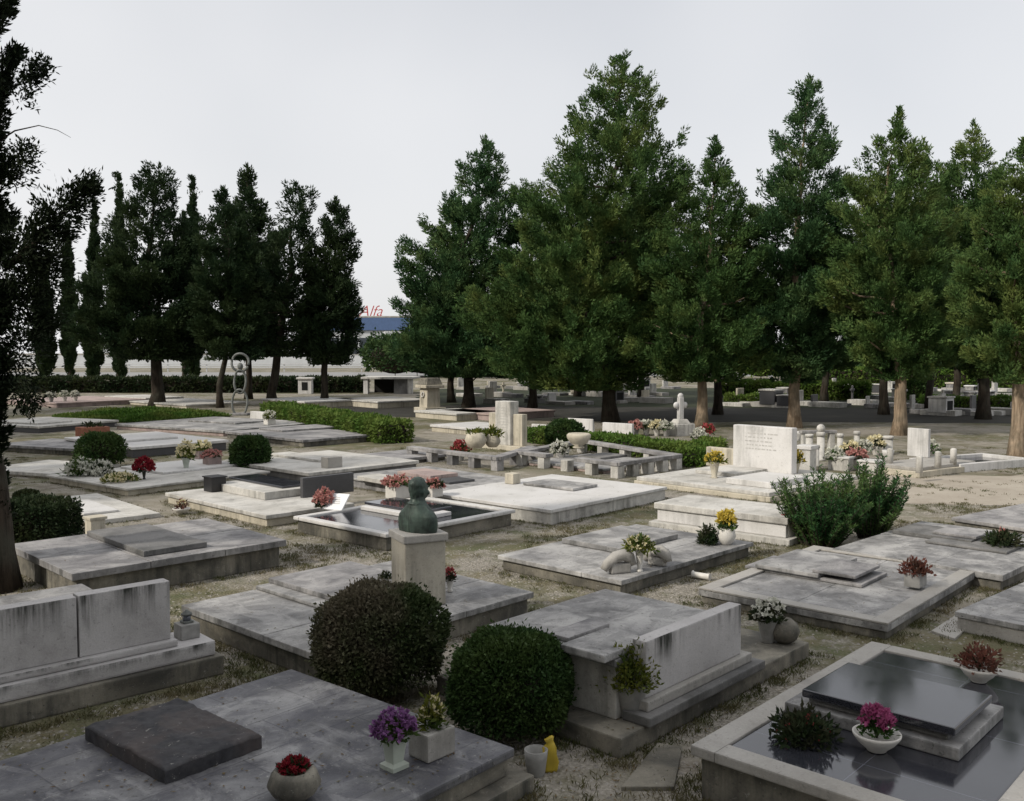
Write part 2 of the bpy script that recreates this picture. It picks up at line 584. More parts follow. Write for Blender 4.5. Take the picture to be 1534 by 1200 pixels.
    D = np.stack([rng.normal(size=nlead) * .5, rng.normal(size=nlead) * .5, np.full(nlead, .8)], 1)
    V.append(leaf_quads(rng, P, D, leaf * 1.6, leaf * .45))
    return np.concatenate(V), (zs, cx, rad, tip, dirs, L)


def trunk_build(seed, info, z_base, foot, r0, parent, mat, limbs=14, top_frac=.93, lean0=0.0):
    rng = random.Random(seed)
    zs, cx, rad, tip, dirs, L = info
    H = zs[-1]
    mb = MB()
    pts, rs = [], []
    n = 18
    for i in range(n):
        t = i / (n - 1)
        z = H * top_frac * t
        q = min(1, max(z, 0) / (.5 * H))
        q = q * q * (3 - 2 * q)
        xc = float(np.interp(max(z, zs[0]), zs, cx)) * q
        wob = .05 * math.sin(z * 1.3 + seed) + .03 * math.sin(z * 3.1 + seed * 2)
        flare = 1 + .55 * math.exp(-z / .28)
        pts.append((xc + wob * (t > 0), wob * .7, z - (.15 if i == 0 else 0)))
        rs.append(max(.025, r0 * (1 - t) ** .85 * flare))
    mb.tube(pts, rs, 12)
    idx = list(range(len(tip)))
    rng.shuffle(idx)
    lo = [i for i in idx if tip[i][2] < zs[0] + (H - zs[0]) * .5][:limbs] + idx[:limbs // 2]
    for i in lo:
        b = Vector(tip[i])
        a = b - Vector(dirs[i]) * float(L[i])
        a.z = max(a.z, zs[0] * .75)
        mid = (a + b) / 2 + Vector((0, 0, -.08 * (b - a).length))
        mb.tube([a, mid, a + (b - a) * .9], [r0 * .24, r0 * .16, .015], 6, False)
    return mb.build('trunk', mat, parent)


TREES = {}


def tree(key, bx, by, prof, label, leafm, seed, r0=.2, dens=1.0, bark='bark', group=None, fill=1.0, lift=(5, 38), name='cypress_tree', limbs=14, tuft=None, leaf=None):
    foot = at(bx, by, 0)
    Y = foot.y
    w = []
    wk = 1.16 if group == GR else 1.08 if group == GL else .72 if name == 'columnar_cypress' else 1.0
    for (py, xl, xr) in sorted(prof, key=lambda p: -p[0]):
        xm, xh = (xl + xr) / 2, (xr - xl) / 2 * wk
        a = at_depth(xm - xh, py, Y)
        b = at_depth(xm + xh, py, Y)
        w.append((a.z, a.x - foot.x, b.x - foot.x))
    root = thing(name, label, 'tree', foot, 0, group)
    V, info = crown_mesh(seed, Y, 0, w, dens, tuft=tuft, leaf=leaf, fill=fill, lift=lift)
    link('crown', np_mesh('crown', V, 4), M[leafm], root)
    trunk_build(seed, info, 0, foot, r0, root, M[bark], limbs)
    TREES[key] = root
    return root


GR, GL = 'cypresses in the right-hand row', 'cypresses in the left-hand row'
tree('T11', 915, 632, [(86, 924, 934), (105, 895, 966), (130, 882, 972), (160, 865, 992), (185, 858, 990), (210, 850, 1018), (250, 812, 1040), (300, 778, 1030), (400, 745, 1010), (480, 718, 990), (540, 745, 985), (572, 790, 960)],
     'tallest broad cypress of the place, right of centre, with dense green crown', 'cyp1', 11, .28, 1.15, 'barkd', GR, limbs=18)
tree('T10', 702, 610, [(206, 726, 730), (226, 706, 745), (250, 690, 757), (280, 688, 768), (300, 668, 772), (340, 642, 768), (380, 615, 765), (430, 612, 765), (470, 612, 775), (520, 614, 785), (556, 630, 780)],
     'cypress with lopsided dark crown spreading left towards the open gap of sky', 'cyp3', 21, .27, 1.1, 'barkd', GR)
tree('T12', 1050, 641, [(206, 1070, 1074), (230, 1058, 1085), (255, 1050, 1094), (275, 1038, 1108), (330, 1010, 1120), (400, 982, 1138), (470, 955, 1148), (520, 958, 1140), (560, 988, 1115)],
     'middle-sized cypress behind the white cross, with slim leaning trunk', 'cyp1', 31, .20, 1.0, 'bark', GR)
tree('T13', 1190, 641, [(116, 1211, 1215), (140, 1196, 1228), (160, 1182, 1237), (182, 1180, 1236), (205, 1160, 1252), (225, 1165, 1240), (250, 1142, 1258), (275, 1150, 1252), (300, 1122, 1268), (400, 1108, 1278), (480, 1120, 1270), (530, 1140, 1258), (562, 1168, 1225)],
     'tall pointed cypress with tiered spire behind the big white headstone', 'cyp3', 41, .22, 1.0, 'bark', GR)
tree('T14', 1347, 652, [(162, 1345, 1348), (185, 1334, 1356), (205, 1322, 1364), (240, 1285, 1380), (300, 1256, 1400), (380, 1242, 1418), (460, 1250, 1428), (520, 1272, 1420), (556, 1312, 1385)],
     'cypress with pale sunlit forked trunk standing behind the white stele', 'cyp1', 51, .21, 1.0, 'bark', GR)
tree('T14b', 1392, 616, [(222, 1388, 1393), (262, 1366, 1416), (330, 1350, 1440), (430, 1342, 1450), (540, 1370, 1430)],
     'shorter cypress half hidden behind the pale forked trunk', 'cyp4', 61, .17, .9, 'barkd', GR)
tree('T15', 1473, 628, [(183, 1457, 1460), (208, 1444, 1474), (230, 1432, 1488), (262, 1412, 1510), (340, 1400, 1525), (440, 1396, 1530), (520, 1420, 1520), (556, 1450, 1500)],
     'cypress with thin spire and dark trunk near the right end of the row', 'cyp1', 71, .24, 1.0, 'barkd', GR)
tree('T16', 1523, 690, [(205, 1536, 1542), (255, 1502, 1580), (330, 1466, 1600), (420, 1440, 1612), (500, 1450, 1602), (556, 1482, 1570)],
     'nearest cypress of the row, cut off by the right edge', 'cyp1', 81, .2, 1.0, 'bark', GR)
for i, (bx, by, pr, lb, mt) in enumerate([
        (797, 611, [(290, 792, 798), (330, 766, 828), (420, 745, 850), (500, 738, 860), (555, 760, 838)], 'hidden dark cypress left behind the tallest tree', 'cyp2'),
        (865, 594, [(270, 862, 868), (350, 822, 910), (450, 800, 920), (548, 820, 910)], 'far cypress straight behind the tallest tree', 'cyp2'),
        (960, 601, [(250, 960, 964), (330, 930, 1008), (430, 915, 1020), (545, 930, 1000)], 'dark cypress filling in right behind the tallest tree', 'cyp2'),
        (1075, 621, [(300, 1074, 1080), (360, 1030, 1130), (460, 1016, 1150), (545, 1042, 1120)], 'cypress with near-black trunk just right of the slim leaning one', 'cyp2'),
        (1324, 621, [(262, 1320, 1326), (330, 1282, 1370), (450, 1266, 1384), (548, 1292, 1360)], 'cypress with near-black trunk just left of the pale forked one', 'cyp2'),
        (677, 603, [(345, 650, 660), (365, 638, 690), (430, 622, 720), (520, 612, 728), (552, 640, 708)], 'low leaning cypress tucked under the lopsided crown', 'cyp2'),
        (1235, 604, [(290, 1226, 1240), (370, 1190, 1290), (470, 1180, 1300), (545, 1200, 1280)], 'far dark cypress between the tiered spire and the forked trunk', 'cyp2'),
        (1432, 606, [(300, 1426, 1440), (370, 1390, 1480), (470, 1380, 1490), (545, 1400, 1470)], 'far cypress behind the thin spire near the right end', 'cyp2')]):
    tree('B%d' % i, bx, by, pr, lb, mt, 101 + i * 7, .2, .9, 'barkd', GR)
# left row
tree('T6', 235, 608, [(247, 226, 252), (258, 212, 264), (275, 204, 262), (300, 196, 262), (318, 190, 268), (350, 168, 290), (420, 135, 300), (500, 130, 308), (530, 152, 312)],
     'bushy cypress with thick trunk on the ivy mound, left row', 'cypd', 201, .33, 1.3, 'barkd', GL)
tree('T7', 330, 611, [(281, 330, 336), (300, 322, 346), (330, 308, 368), (360, 296, 385), (420, 290, 398), (500, 292, 398), (530, 302, 388)],
     'cypress with slim dark trunk beside the iron ring sculpture', 'cypd', 211, .16, 1.3, 'barkd', GL)
tree('T7b', 372, 598, [(248, 367, 372), (272, 357, 386), (290, 362, 385), (305, 350, 400), (350, 334, 420), (450, 322, 430), (526, 342, 418)],
     'ragged-topped cypress rising behind the iron ring sculpture', 'cypd', 221, .2, 1.3, 'barkd', GL, 1.0)
tree('T8', 408, 606, [(275, 436, 450), (290, 416, 474), (315, 422, 470), (345, 402, 470), (400, 388, 484), (450, 374, 480), (526, 384, 466)],
     'loose cypress with gaps of sky, leaning right at the top', 'cypd', 231, .25, .8, 'barkd', GL, .9)
tree('T9', 486, 606, [(297, 500, 505), (318, 488, 520), (340, 480, 526), (375, 470, 536), (400, 474, 528), (430, 454, 540), (480, 444, 538), (520, 448, 542), (538, 464, 524)],
     'pointed cypress at the right end of the left row', 'cypd', 241, .2, 1.3, 'barkd', GL)
GC = 'thin columnar cypresses far behind the left row'
for i, (bx, by, pr, lb) in enumerate([
        (105, 570, [(333, 98, 102), (380, 92, 109), (450, 88, 118), (520, 88, 118), (562, 100, 110)], 'second columnar cypress from the left edge'),
        (140, 573, [(303, 140, 143), (350, 134, 151), (420, 125, 153), (500, 119, 156), (560, 130, 150)], 'bent columnar cypress, third from the left edge'),
        (178, 574, [(263, 177, 180), (310, 170, 187), (380, 165, 191), (500, 160, 195), (560, 170, 188)], 'tallest thin columnar cypress of the left background'),
        (288, 574, [(268, 288, 291), (310, 280, 297), (360, 275, 302), (500, 270, 305), (560, 280, 298)], 'columnar cypress peeking out right of the bushy one'),
        (276, 575, [(318, 274, 277), (345, 270, 282), (400, 268, 286), (500, 266, 288), (560, 272, 282)], 'smallest columnar cypress, its tip left of a taller one'),
        (65, 570, [(392, 60, 66), (450, 46, 84), (520, 46, 88), (560, 60, 74)], 'squat columnar cypress closest to the left edge')]):
    tree('C%d' % i, bx, by, pr, lb, 'cypd', 301 + i * 3, .2, 2.2, 'barkd', GC, .8, (62, 80), 'columnar_cypress', 3, 1.0, .2)

# near dark cypress at the left edge with one long bough
foot = at(-4, 884, 0)
Y = foot.y
prof = [(-220, -60, 0), (-30, -80, 4), (50, -80, 10), (100, -80, 12), (150, -80, 6), (250, -80, 4), (340, -80, 8), (420, -80, 14), (520, -80, 15), (600, -80, 8), (700, -70, 6), (780, -60, 2)]
w = []
for (py, xl, xr) in sorted(prof, key=lambda p: -p[0]):
    a, b = at_depth(xl, py, Y), at_depth(xr, py, Y)
    w.append((a.z, a.x - foot.x, b.x - foot.x))
root = thing('cypress_tree', 'near-black cypress at the left edge with one long bough reaching right', 'tree', foot)
V, info = crown_mesh(404, Y, 0, w, 1.1, leaf=.05, tuft=.36, lift=(10, 45), fill=.9)
rng = np.random.default_rng(5)


def bough(pts, r, n):
    pts = np.array([[p.x, p.y, p.z] for p in pts]) - np.array(foot)
    u = rng.uniform(0, 1, n)
    k = np.linspace(0, 1, len(pts))
    P = np.stack([np.interp(u, k, pts[:, i]) for i in range(3)], 1)
    rr = np.interp(u, k, r)
    nt = rng.normal(size=(n, 3)) * rr[:, None] * .5
    out = []
    for t in range(20):
        Q = P + nt + rng.normal(size=(n, 3)) * .05
        out.append(leaf_quads(rng, Q, nt + rng.normal(size=(n, 3)) * .08 + (pts[-1] - pts[0]) * .10, .065, .024))
    return np.concatenate(out)


bp = [at_depth(10, 400, Y), at_depth(55, 362, Y - .2), at_depth(95, 318, Y - .3), at_depth(139, 272, Y - .35)]
bp2 = [at_depth(20, 470, Y), at_depth(55, 420, Y + .1), at_depth(80, 395, Y + .2)]
bp3 = [at_depth(25, 145, Y), at_depth(50, 115, Y), at_depth(62, 90, Y)]
bp5 = [at_depth(18, 270, Y), at_depth(32, 235, Y), at_depth(42, 222, Y)]
bp6 = [at_depth(15, 540, Y), at_depth(40, 500, Y + .1), at_depth(70, 470, Y + .2)]
bp4 = [at_depth(20, 560, Y), at_depth(40, 590, Y), at_depth(48, 612, Y)]
VV = [V, bough(bp, [.26, .22, .19, .08], 260), bough(bp2, [.32, .28, .14], 170), bough(bp3, [.10, .13, .07], 45), bough(bp4, [.2, .15, .06], 40), bough(bp5, [.1, .14, .06], 40), bough(bp6, [.30, .26, .14], 110)]
link('crown', np_mesh('crown', np.concatenate(VV), 4), M['cypn'], root)
trunk_build(404, info, 0, foot, .19, root, M['barkd'], 10)
mb = MB()
mb.tube([p - foot for p in bp], [.05, .035, .022, .008], 6)
mb.tube([p - foot for p in (at_depth(-6, 214, Y), at_depth(22, 196, Y), at_depth(58, 188, Y), at_depth(86, 195, Y), at_depth(106, 206, Y))], [.012, .009, .006, .004, .002], 5)
mb.build('bough', M['barkd'], root)

# trees standing behind and beside the photographer: they give the foreground its shade
for i, (x, y, key, s) in enumerate([(-9.5, 0.5, 'T11', .9), (-15, -4.5, 'T11', 1.0), (-7, -8, 'T11', 1.05), (2.5, -8, 'T11', 1.0), (-17.5, 14, 'T11', .85), (-22, 20, 'T11', .9), (-28, 28, 'T11', .95), (-34, 37, 'T11', 1.0)]):
    src = TREES[key]
    r = src.copy()
    col.objects.link(r)
    r.location = (x, y, 0)
    r.scale = (s, s, s)
    r.rotation_euler = (0, 0, 1.3 * i + .4)
    r['label'] = 'cypress standing outside the picture, behind or left of the viewer'
    r['group'] = 'cypresses outside the picture'
    for ch in src.children:
        c = ch.copy()
        col.objects.link(c)
        c.parent = r


# ------------------------------------------------------------------ clipped shrubs, hedges, ivy
def shrub_points(rng, n, kind, dims, rough):
    """points and outward normals over a dome / box / mound, local coordinates from z=0"""
    if kind == 'dome':
        rx, ry, h = dims
        d = unit(rng.normal(size=(n, 3)))
        d[:, 2] = np.where(d[:, 2] < -.55, -d[:, 2], d[:, 2])
        ph = np.sin(d[:, 0] * 5 + 1) * np.sin(d[:, 1] * 6 + 2) * np.sin(d[:, 2] * 5)
        k = 1 + rough * ph + .02 * rng.normal(size=n)
        sq = 1 / np.power(np.abs(d[:, 0]) ** 2.6 + np.abs(d[:, 1]) ** 2.6 + np.abs(d[:, 2]) ** 2.6, 1 / 2.6)
        P = d * (k * sq)[:, None] * np.array([rx, ry, h * .52]) + np.array([0, 0, h * .48])
        P[:, 2] = np.maximum(P[:, 2], .04)
        return P, d
    if kind == 'box':
        lx, ly, h = dims
        A = np.array([lx * ly, lx * h, lx * h, ly * h, ly * h])
        f = rng.choice(5, n, p=A / A.sum())
        u, v_ = rng.uniform(-.5, .5, n), rng.uniform(-.5, .5, n)
        w_ = rng.uniform(0, 1, n)
        P = np.zeros((n, 3))
        N = np.zeros((n, 3))
        P[:, 0] = np.where(f == 3, -lx / 2, np.where(f == 4, lx / 2, u * lx))
        P[:, 1] = np.where(f == 1, -ly / 2, np.where(f == 2, ly / 2, v_ * ly))
        P[:, 2] = np.where(f == 0, h, w_ * h)
        N[:, 2] = f == 0
        N[:, 1] = np.where(f == 1, -1, np.where(f == 2, 1, 0))
        N[:, 0] = np.where(f == 3, -1, np.where(f == 4, 1, 0))
        wob = .5 * (np.sin(P[:, 0] * 2.1) + np.sin(P[:, 1] * 2.7 + 1) + np.sin(P[:, 0] * 5.3 + P[:, 2] * 4))
        P += N * (wob * rough)[:, None] + rng.normal(size=P.shape) * .02
        return P, N
    if kind == 'mound':
        rx, ry, h = dims
        a = rng.uniform(0, 6.283, n)
        r = np.sqrt(rng.uniform(0, 1, n))
        edge = 1 + .12 * np.sin(3 * a) + .08 * np.sin(5 * a + 1)
        P = np.stack([r * np.cos(a) * rx * edge, r * np.sin(a) * ry * edge, h * (1 - r ** 2) * (.75 + .25 * np.sin(a * 4 + r * 9)) + .03], 1)
        N = np.stack([np.cos(a) * r * .4, np.sin(a) * r * .4, np.ones(n)], 1)
        return P, N


def leafy(name, seed, kind, dims, n, leaf, mat, parent, rough=.05, layers=.12):
    rng = np.random.default_rng(seed)
    P, N = shrub_points(rng, n, kind, dims, rough)
    P = P - N * (rng.uniform(0, 1, n) ** 2 * layers)[:, None]
    st = rng.uniform(0, 1, n) < .05
    P = P + N * (st * rng.uniform(0, 1, n) * layers * .55)[:, None]
    D = N * .8 + rng.normal(size=P.shape) * .7 + np.array([0, 0, .25])
    return link(name, np_mesh(name, leaf_quads(rng, P, D, leaf, leaf * .55), 4), M[mat], parent)


def core(parent, kind, dims, mat, shrink=.82):
    mb = MB()
    if kind == 'box':
        mb.box(-dims[0] / 2 + .1, dims[0] / 2 - .1, -dims[1] / 2 + .1, dims[1] / 2 - .1, .02, dims[2] - .1, .05)
    else:
        mb.sphere((0, 0, dims[2] * .48), 1, 3, (dims[0] * shrink, dims[1] * shrink, dims[2] * .47 * shrink))
        mb.tube([(0, 0, -.05), (0, 0, dims[2] * .4)], [.05, .04], 8)
    return mb.build('branches', M[mat], parent)


def dome(label, px, py, w_px, top_px, n, leaf, mat, seed, rough=.05, group=None, ly=.97):
    p = at(px, py, 0)
    wd = w_px / F_PX * p.y / 2
    h = at_depth(px, top_px, p.y + wd * .3).z * (.885 if w_px > 150 else .95)
    o = thing('clipped_shrub', label, 'shrub', p + Vector((0, wd * .55, 0)), .3 * seed, group)
    leafy('foliage', seed, 'dome', (wd, wd * ly, h), n, leaf, mat, o, rough, .16 * min(1, wd * 1.6))
    core(o, 'dome', (wd, wd, h), 'barkd')
    return o


GD = 'clipped round shrubs among the graves'
dome('large brownish clipped round shrub below the bronze bust', 562, 1056, 192, 868, 30000, .036, 'box1', 3, .10, GD)
dome('bright green clipped round shrub nearest the photographer, right of the brownish one', 765, 1118, 186, 940, 30000, .034, 'box2', 4, .08, GD)
dome('small clipped ball shrub behind the white wreaths on the left', 143, 704, 66, 648, 7000, .07, 'box2', 5, .08, GD)
dome('small clipped ball shrub beside the black granite headboard', 371, 708, 58, 653, 7000, .07, 'box2', 6, .08, GD)
dome('small clipped ball shrub behind the stone balustrade', 847, 672, 52, 629, 6000, .08, 'box2', 8, .08, GD)
dome('round green bush far off between the trunks on the right', 1377, 604, 30, 566, 3000, .14, 'box2', 9, .05, GD)


def hedge(label, A, B, width, h, mat, n, leaf, seed, rough=.05, name='hedge', group='low clipped hedges'):
    a, b = (at(*A, 0), at(*B, 0))
    d = b - a
    o = thing(name, label, 'hedge', (a + b) / 2, math.atan2(d.y, d.x), group)
    leafy('foliage', seed, 'box', (d.length, width, h), n, leaf, mat, o, rough, .1)
    core(o, 'box', (d.length, width, h), 'barkd')
    return o


hedge('low green hedge running from the iron ring towards the balustrade', (412, 628), (592, 664), 1.1, .62, 'hedge', 16000, .13, 12)
hedge('dark green hedge behind the balustrade and its ball shrub', (800, 662), (1030, 692), .7, .42, 'hedge', 9000, .10, 13)
hedge('short hedge left of the big white headstone', (1032, 700), (1068, 682), .6, .4, 'hedge', 4000, .10, 14)
hedge('tall dark hedge closing the ground behind the left row', (-260, 588), (545, 588), 1.2, .9, 'hedged', 16000, .30, 15, .1)
hedge('green hedge across the back, between the slim and sunlit trunks', (1082, 596), (1300, 600), 1.0, .95, 'hedge', 7000, .22, 16, .08)
hedge('low green hedge in the shade among the back graves at the far right', (1380, 611), (1560, 613), .7, .5, 'hedge', 4000, .16, 41, .08)
hedge('low green hedge in front of the back graves, left of the tiered cypress', (1088, 607), (1176, 609), .7, .5, 'hedge', 3000, .16, 42, .08)
hedge('far green hedge behind the back graves at the right', (1195, 583), (1560, 583), 1.4, 1.5, 'hedge', 8000, .28, 17, .1)
hedge('dark shrub hedge beside the white striped slab at the left', (-10, 806), (100, 806), .8, .5, 'hedged', 9000, .06, 18, .08)
o = thing('ivy_mound', 'low mound of green ivy at the foot of the bushy cypress', 'ivy', at(205, 627, 0), R(8))
leafy('foliage', 22, 'mound', (3.35, 2.3, .38), 16000, .15, 'ivy', o, 0, .1)
dome('small dark clipped shrub at the left edge above the dark hedge', 36, 758, 34, 735, 2500, .05, 'hedged', 24, .08, GD)


# oleander: upright leafy stems
def stems(label, px, py, w_m, h_m, n, mat, seed, leaf=.12, per=70, name='oleander_bush', cat='bush'):
    rng = np.random.default_rng(seed)
    p = at(px, py, 0)
    o = thing(name, label, cat, p)
    mb = MB()
    P, D = [], []
    for i in range(n):
        a = rng.uniform(0, 6.283)
        r = math.sqrt(rng.uniform(0, 1))
        bx, by = r * .35 * w_m * math.cos(a), r * .3 * w_m * math.sin(a)
        hh = h_m * (rng.uniform(.42, 1.08)) * (1 - .25 * r)
        tx, ty = bx * 1.75 + rng.normal() * .06, by * 1.75 + rng.normal() * .06
        q = [(bx * .5, by * .5, -.05), (bx, by, hh * .4), (tx, ty, hh)]
        mb.tube(q, [.012, .009, .003], 5, False)
        u = rng.uniform(.12, 1, per)
        pp = np.stack([np.interp(u, [0, .4, 1], [q[0][k], q[1][k], q[2][k]]) for k in range(3)], 1)
        ang = rng.uniform(0, 6.283, per)
        P.append(pp)
        D.append(np.stack([np.cos(ang), np.sin(ang), rng.uniform(.3, 1.3, per)], 1))
    mb.build('stem', M['barkd'], o)
    link('foliage', np_mesh('foliage', leaf_quads(rng, np.concatenate(P), np.concatenate(D), leaf, leaf * .24), 4), M[mat], o)
    return o


stems('leafy upright green bush beside the white sarcophagus, left clump', 1228, 818, 1.15, 1.16, 120, 'ole', 31, .075, 120)
stems('leafy upright green bush in front of the gravel path, right clump', 1302, 806, .95, 1.28, 95, 'ole', 32, .075, 120)


# ------------------------------------------------------------------ graves
TH = R(47)
FOOT = []
TOPS = []


class Grave:
    def __init__(s, label, h, N=None, L=None, Rr=None, Fr=None, name='grave', cat='grave', group='flat family graves', th=None, pad=0.0):
        p = {k: (at(v[0], v[1], h) if v else None) for k, v in dict(N=N, L=L, R=Rr, F=Fr).items()}
        if p['N'] is None: p['N'] = p['L'] + p['R'] - p['F']
        if p['L'] is None: p['L'] = p['N'] + p['F'] - p['R']
        if p['R'] is None: p['R'] = p['N'] + p['F'] - p['L']
        if p['F'] is None: p['F'] = p['L'] + p['R'] - p['N']
        ea, eb = (p['R'] - p['N'] + p['F'] - p['L']) / 2, (p['L'] - p['N'] + p['F'] - p['R']) / 2
        if th is None:
            v = Vector((ea.x, ea.y)) + Vector((eb.y, -eb.x))
            th = math.atan2(v.y, v.x)
        s.th, s.h = th, h
        c = (p['N'] + p['L'] + p['R'] + p['F']) / 4
        ux, uy = Vector((math.cos(th), math.sin(th), 0)), Vector((-math.sin(th), math.cos(th), 0))
        s.a, s.b = abs(ea.dot(ux)) / 2, abs(eb.dot(uy)) / 2
        s.c = Vector((c.x, c.y, 0))
        s.root = thing(name, label, cat, s.c, th, group)
        s.mw = Matrix.Rotation(-th, 3, 'Z')
        FOOT.append((s.c.x, s.c.y, th, s.a + pad, s.b + pad))
        TOPS.append((s.c.x, s.c.y, th, s.a, s.b, h))

    def loc(s, px, py, z):
        v = at(px, py, z) - s.c
        return s.mw @ v

    def world(s, x, y, z):
        return s.c + Matrix.Rotation(s.th, 3, 'Z') @ Vector((x, y, 0)) + Vector((0, 0, z))

    def full(s, name, mat, z0, z1, inset=0.0, bev=.014, parent=None, cut=None):
        i = inset if isinstance(inset, tuple) else (inset,) * 4
        if cut:
            mb = MB()
            xs = [-s.a + i[0]] + [-s.a + 2 * s.a * c for c in cut[0]] + [s.a - i[1]]
            ys = [-s.b + i[2]] + [-s.b + 2 * s.b * c for c in cut[1]] + [s.b - i[3]]
            r_ = random.Random(int(s.a * 1000))
            for x0, x1 in zip(xs, xs[1:]):
                for y0, y1 in zip(ys, ys[1:]):
                    mb.box(x0 + .003, x1 - .003, y0 + .003, y1 - .003, z0, z1 - r_.uniform(0, .006), .009)
            return mb.build(name, M[mat], parent or s.root)
        return MB().box(-s.a + i[0], s.a - i[1], -s.b + i[2], s.b - i[3], z0, z1, bev).build(name, M[mat], parent or s.root)

    def frame(s, name, mat, z0, z1, inset, wd, bev=.014):
        a, b = s.a - inset, s.b - inset
        mb = MB()
        mb.box(-a, a, -b, -b + wd, z0, z1, bev)
        mb.box(-a, a, b - wd, b, z0, z1, bev)
        mb.box(-a, -a + wd, -b + wd, b - wd, z0, z1, bev)
        mb.box(a - wd, a, -b + wd, b - wd, z0, z1, bev)
        return mb.build(name, M[mat], s.root)

    def plate(s, name, mat, z0, z1, N, L, Rr, bev=.012, parent=None, rot=None):
        n, l, r = (s.loc(*q, z1) for q in (N, L, Rr))
        x0, x1 = sorted(((n.x + l.x) / 2, r.x))
        y0, y1 = sorted(((n.y + r.y) / 2, l.y))
        return MB().box(x0, x1, y0, y1, z0, z1, bev).build(name, M[mat], parent or s.root)


# G17 large slab at left
g = Grave('wide grey slab grave at the left with one raised tablet, behind the stained wall', .36, (106, 860), (14, 815), (427, 808))
g.full('base', 'mossy', 0, .27, .07)
g.full('slab', 'grey', .272, .36, cut=((.33,.68), (.5,)))
g.plate('tablet', 'greydark', .362, .43, (222, 829), (131, 795), (302, 809))
# G16
g16 = Grave('pale slab grave at the left covered with white wreaths and red flowers', .16, (181, 736), (95, 711), (380, 706))
g16.full('base', 'cream', 0, .11, .05)
g16.full('slab', 'white2', .112, .16)
g16.plate('tablet', 'white', .162, .21, (248, 712), (195, 697), (345, 692))
# G15 stepped grave with headboard
g15 = Grave('stepped grave with dark granite headboard and black box at its corner', .16, (390, 782), (276, 741), (500, 757))
g15.full('base', 'cream', 0, .13, .04)
g15.full('slab', 'white2', .132, .2)
g15.plate('step', 'white2', .202, .34, (397, 741), (330, 722), (470, 726))
g15.plate('tablet', 'granite', .342, .38, (430, 731), (345, 714), (458, 722))
a, b = g15.loc(452, 746, .2), g15.loc(528, 737, .2)
MB().box(a.x, b.x + .05, a.y - .04, a.y + .05, .2, .56, .01).build('headboard', M['darkgrey'], g15.root)
# G14 black slab, white kerb
g14 = Grave('black polished grave with white marble kerb, behind the bronze bust', .24, (579, 800), (428, 775), (783, 765))
g14.full('base', 'mossy', 0, .2, .05)
g14.frame('kerb', 'white', .202, .26, 0, .14, .02)
g14.full('slab', 'granite', .202, .235, .142)
g14.plate('tablet_support', 'white', .237, .30, (610, 772), (546, 757), (694, 769))
g14.plate('tablet', 'granite', .302, .345, (612, 764), (550, 751), (692, 760))
# G13 white
g13 = Grave('large clean white marble grave in the centre with a thin grey tablet', .26, (827, 767), (660, 738), (985, 729))
g13.full('base', 'white2', 0, .2, .03)
g13.full('slab', 'white', .202, .26, cut=((.5,), ()))
g13.plate('tablet', 'grey2', .262, .31, (856, 733), (788, 722), (893, 725))
q = g13.loc(768, 724, .26)
MB().box(q.x - .11, q.x + .11, q.y - .11, q.y + .11, .26, .46).build('stone_block', M['cream'], g13.root)
# G20
g20 = Grave('greyish pink slab grave with two low tablets beyond the bust', .2, (650, 742), (533, 712), (763, 719))
g20.full('base', 'grey', 0, .15, .04)
g20.full('slab', 'grey2', .152, .2)
g20.plate('tablet', 'pinkstone', .202, .28, (642, 714), (600, 705), (684, 708))
g20.plate('lower_tablet', 'darkgrey', .202, .25, (675, 723), (648, 718), (708, 717))
g20.plate('step', 'white2', .202, .29, (592, 724), (541, 712), (612, 716))
# G10
g10 = Grave('weathered grey grave right of centre with broken scroll stones on its corner', .2, (930, 868), (738, 831), (1136, 812))
g10.full('base', 'mossy', 0, .14, .05)
g10.full('slab', 'grey2', .142, .2, cut=((.55,), (.3,)))
g10.plate('tablet', 'grey2', .202, .27, (934, 823), (842, 806), (1010, 799))
# G11 sarcophagus
g11 = Grave('white sarcophagus-like tomb beside the leafy bush', .34, (1182, 784), (990, 758), (1215, 768))
g11.full('base', 'white2', 0, .10, -.08)
g11.full('body', 'white', .102, .30, .02)
g11.full('lid', 'white2', .302, .40, -.02)
# G6
g6 = Grave('broad pale grave at the right with two stepped tablets and a square pot', .16, (1325, 934), (1036, 883), (1476, 855))
g6.full('base', 'mossy', 0, .09, .03)
g6.full('slab', 'grey2', .092, .16, cut=((.4,), (.5,)))
g6.frame('kerb', 'concrete', .162, .185, .0, .17, .01)
g6.plate('tablet_support', 'grey', .162, .20, (1288, 877), (1118, 846), (1330, 858))
g6.plate('tablet', 'grey2', .202, .25, (1218, 860), (1133, 844), (1290, 836))
g6.plate('lower_tablet', 'grey', .252, .29, (1283, 864), (1218, 852), (1316, 846))
# G7
g7 = Grave('pale grave at the far right with overlapping grey tablets and a dark wreath', .2, (1508, 864), (1255, 821), None, (1377, 779))
g7.full('base', 'mossy', 0, .12, .04)
g7.full('slab', 'grey2', .122, .2, cut=((.5,), (.4,)))
g7.plate('tablet', 'greydark', .202, .26, (1458, 811), (1338, 793), (1482, 798))
g7.plate('upper_tablet', 'grey', .262, .30, (1462, 805), (1398, 795), (1486, 795))
g7.plate('lower_tablet', 'greydark', .202, .235, (1508, 829), (1390, 808), (1532, 815))
# G8, G9
g8 = Grave('low pale slab grave cut off by the right edge', .2, None, (1447, 916), (1680, 890), (1540, 862))
g8.full('base', 'concrete', 0, .14, .02)
g8.full('slab', 'grey2', .142, .2, cut=((.4,), ()))
g9 = Grave('grey slab at the right edge beside the gravel path', .16, None, (1463, 776), (1640, 768), (1530, 747))
g9.full('base', 'mossy', 0, .1, .04)
g9.full('slab', 'grey', .102, .16)
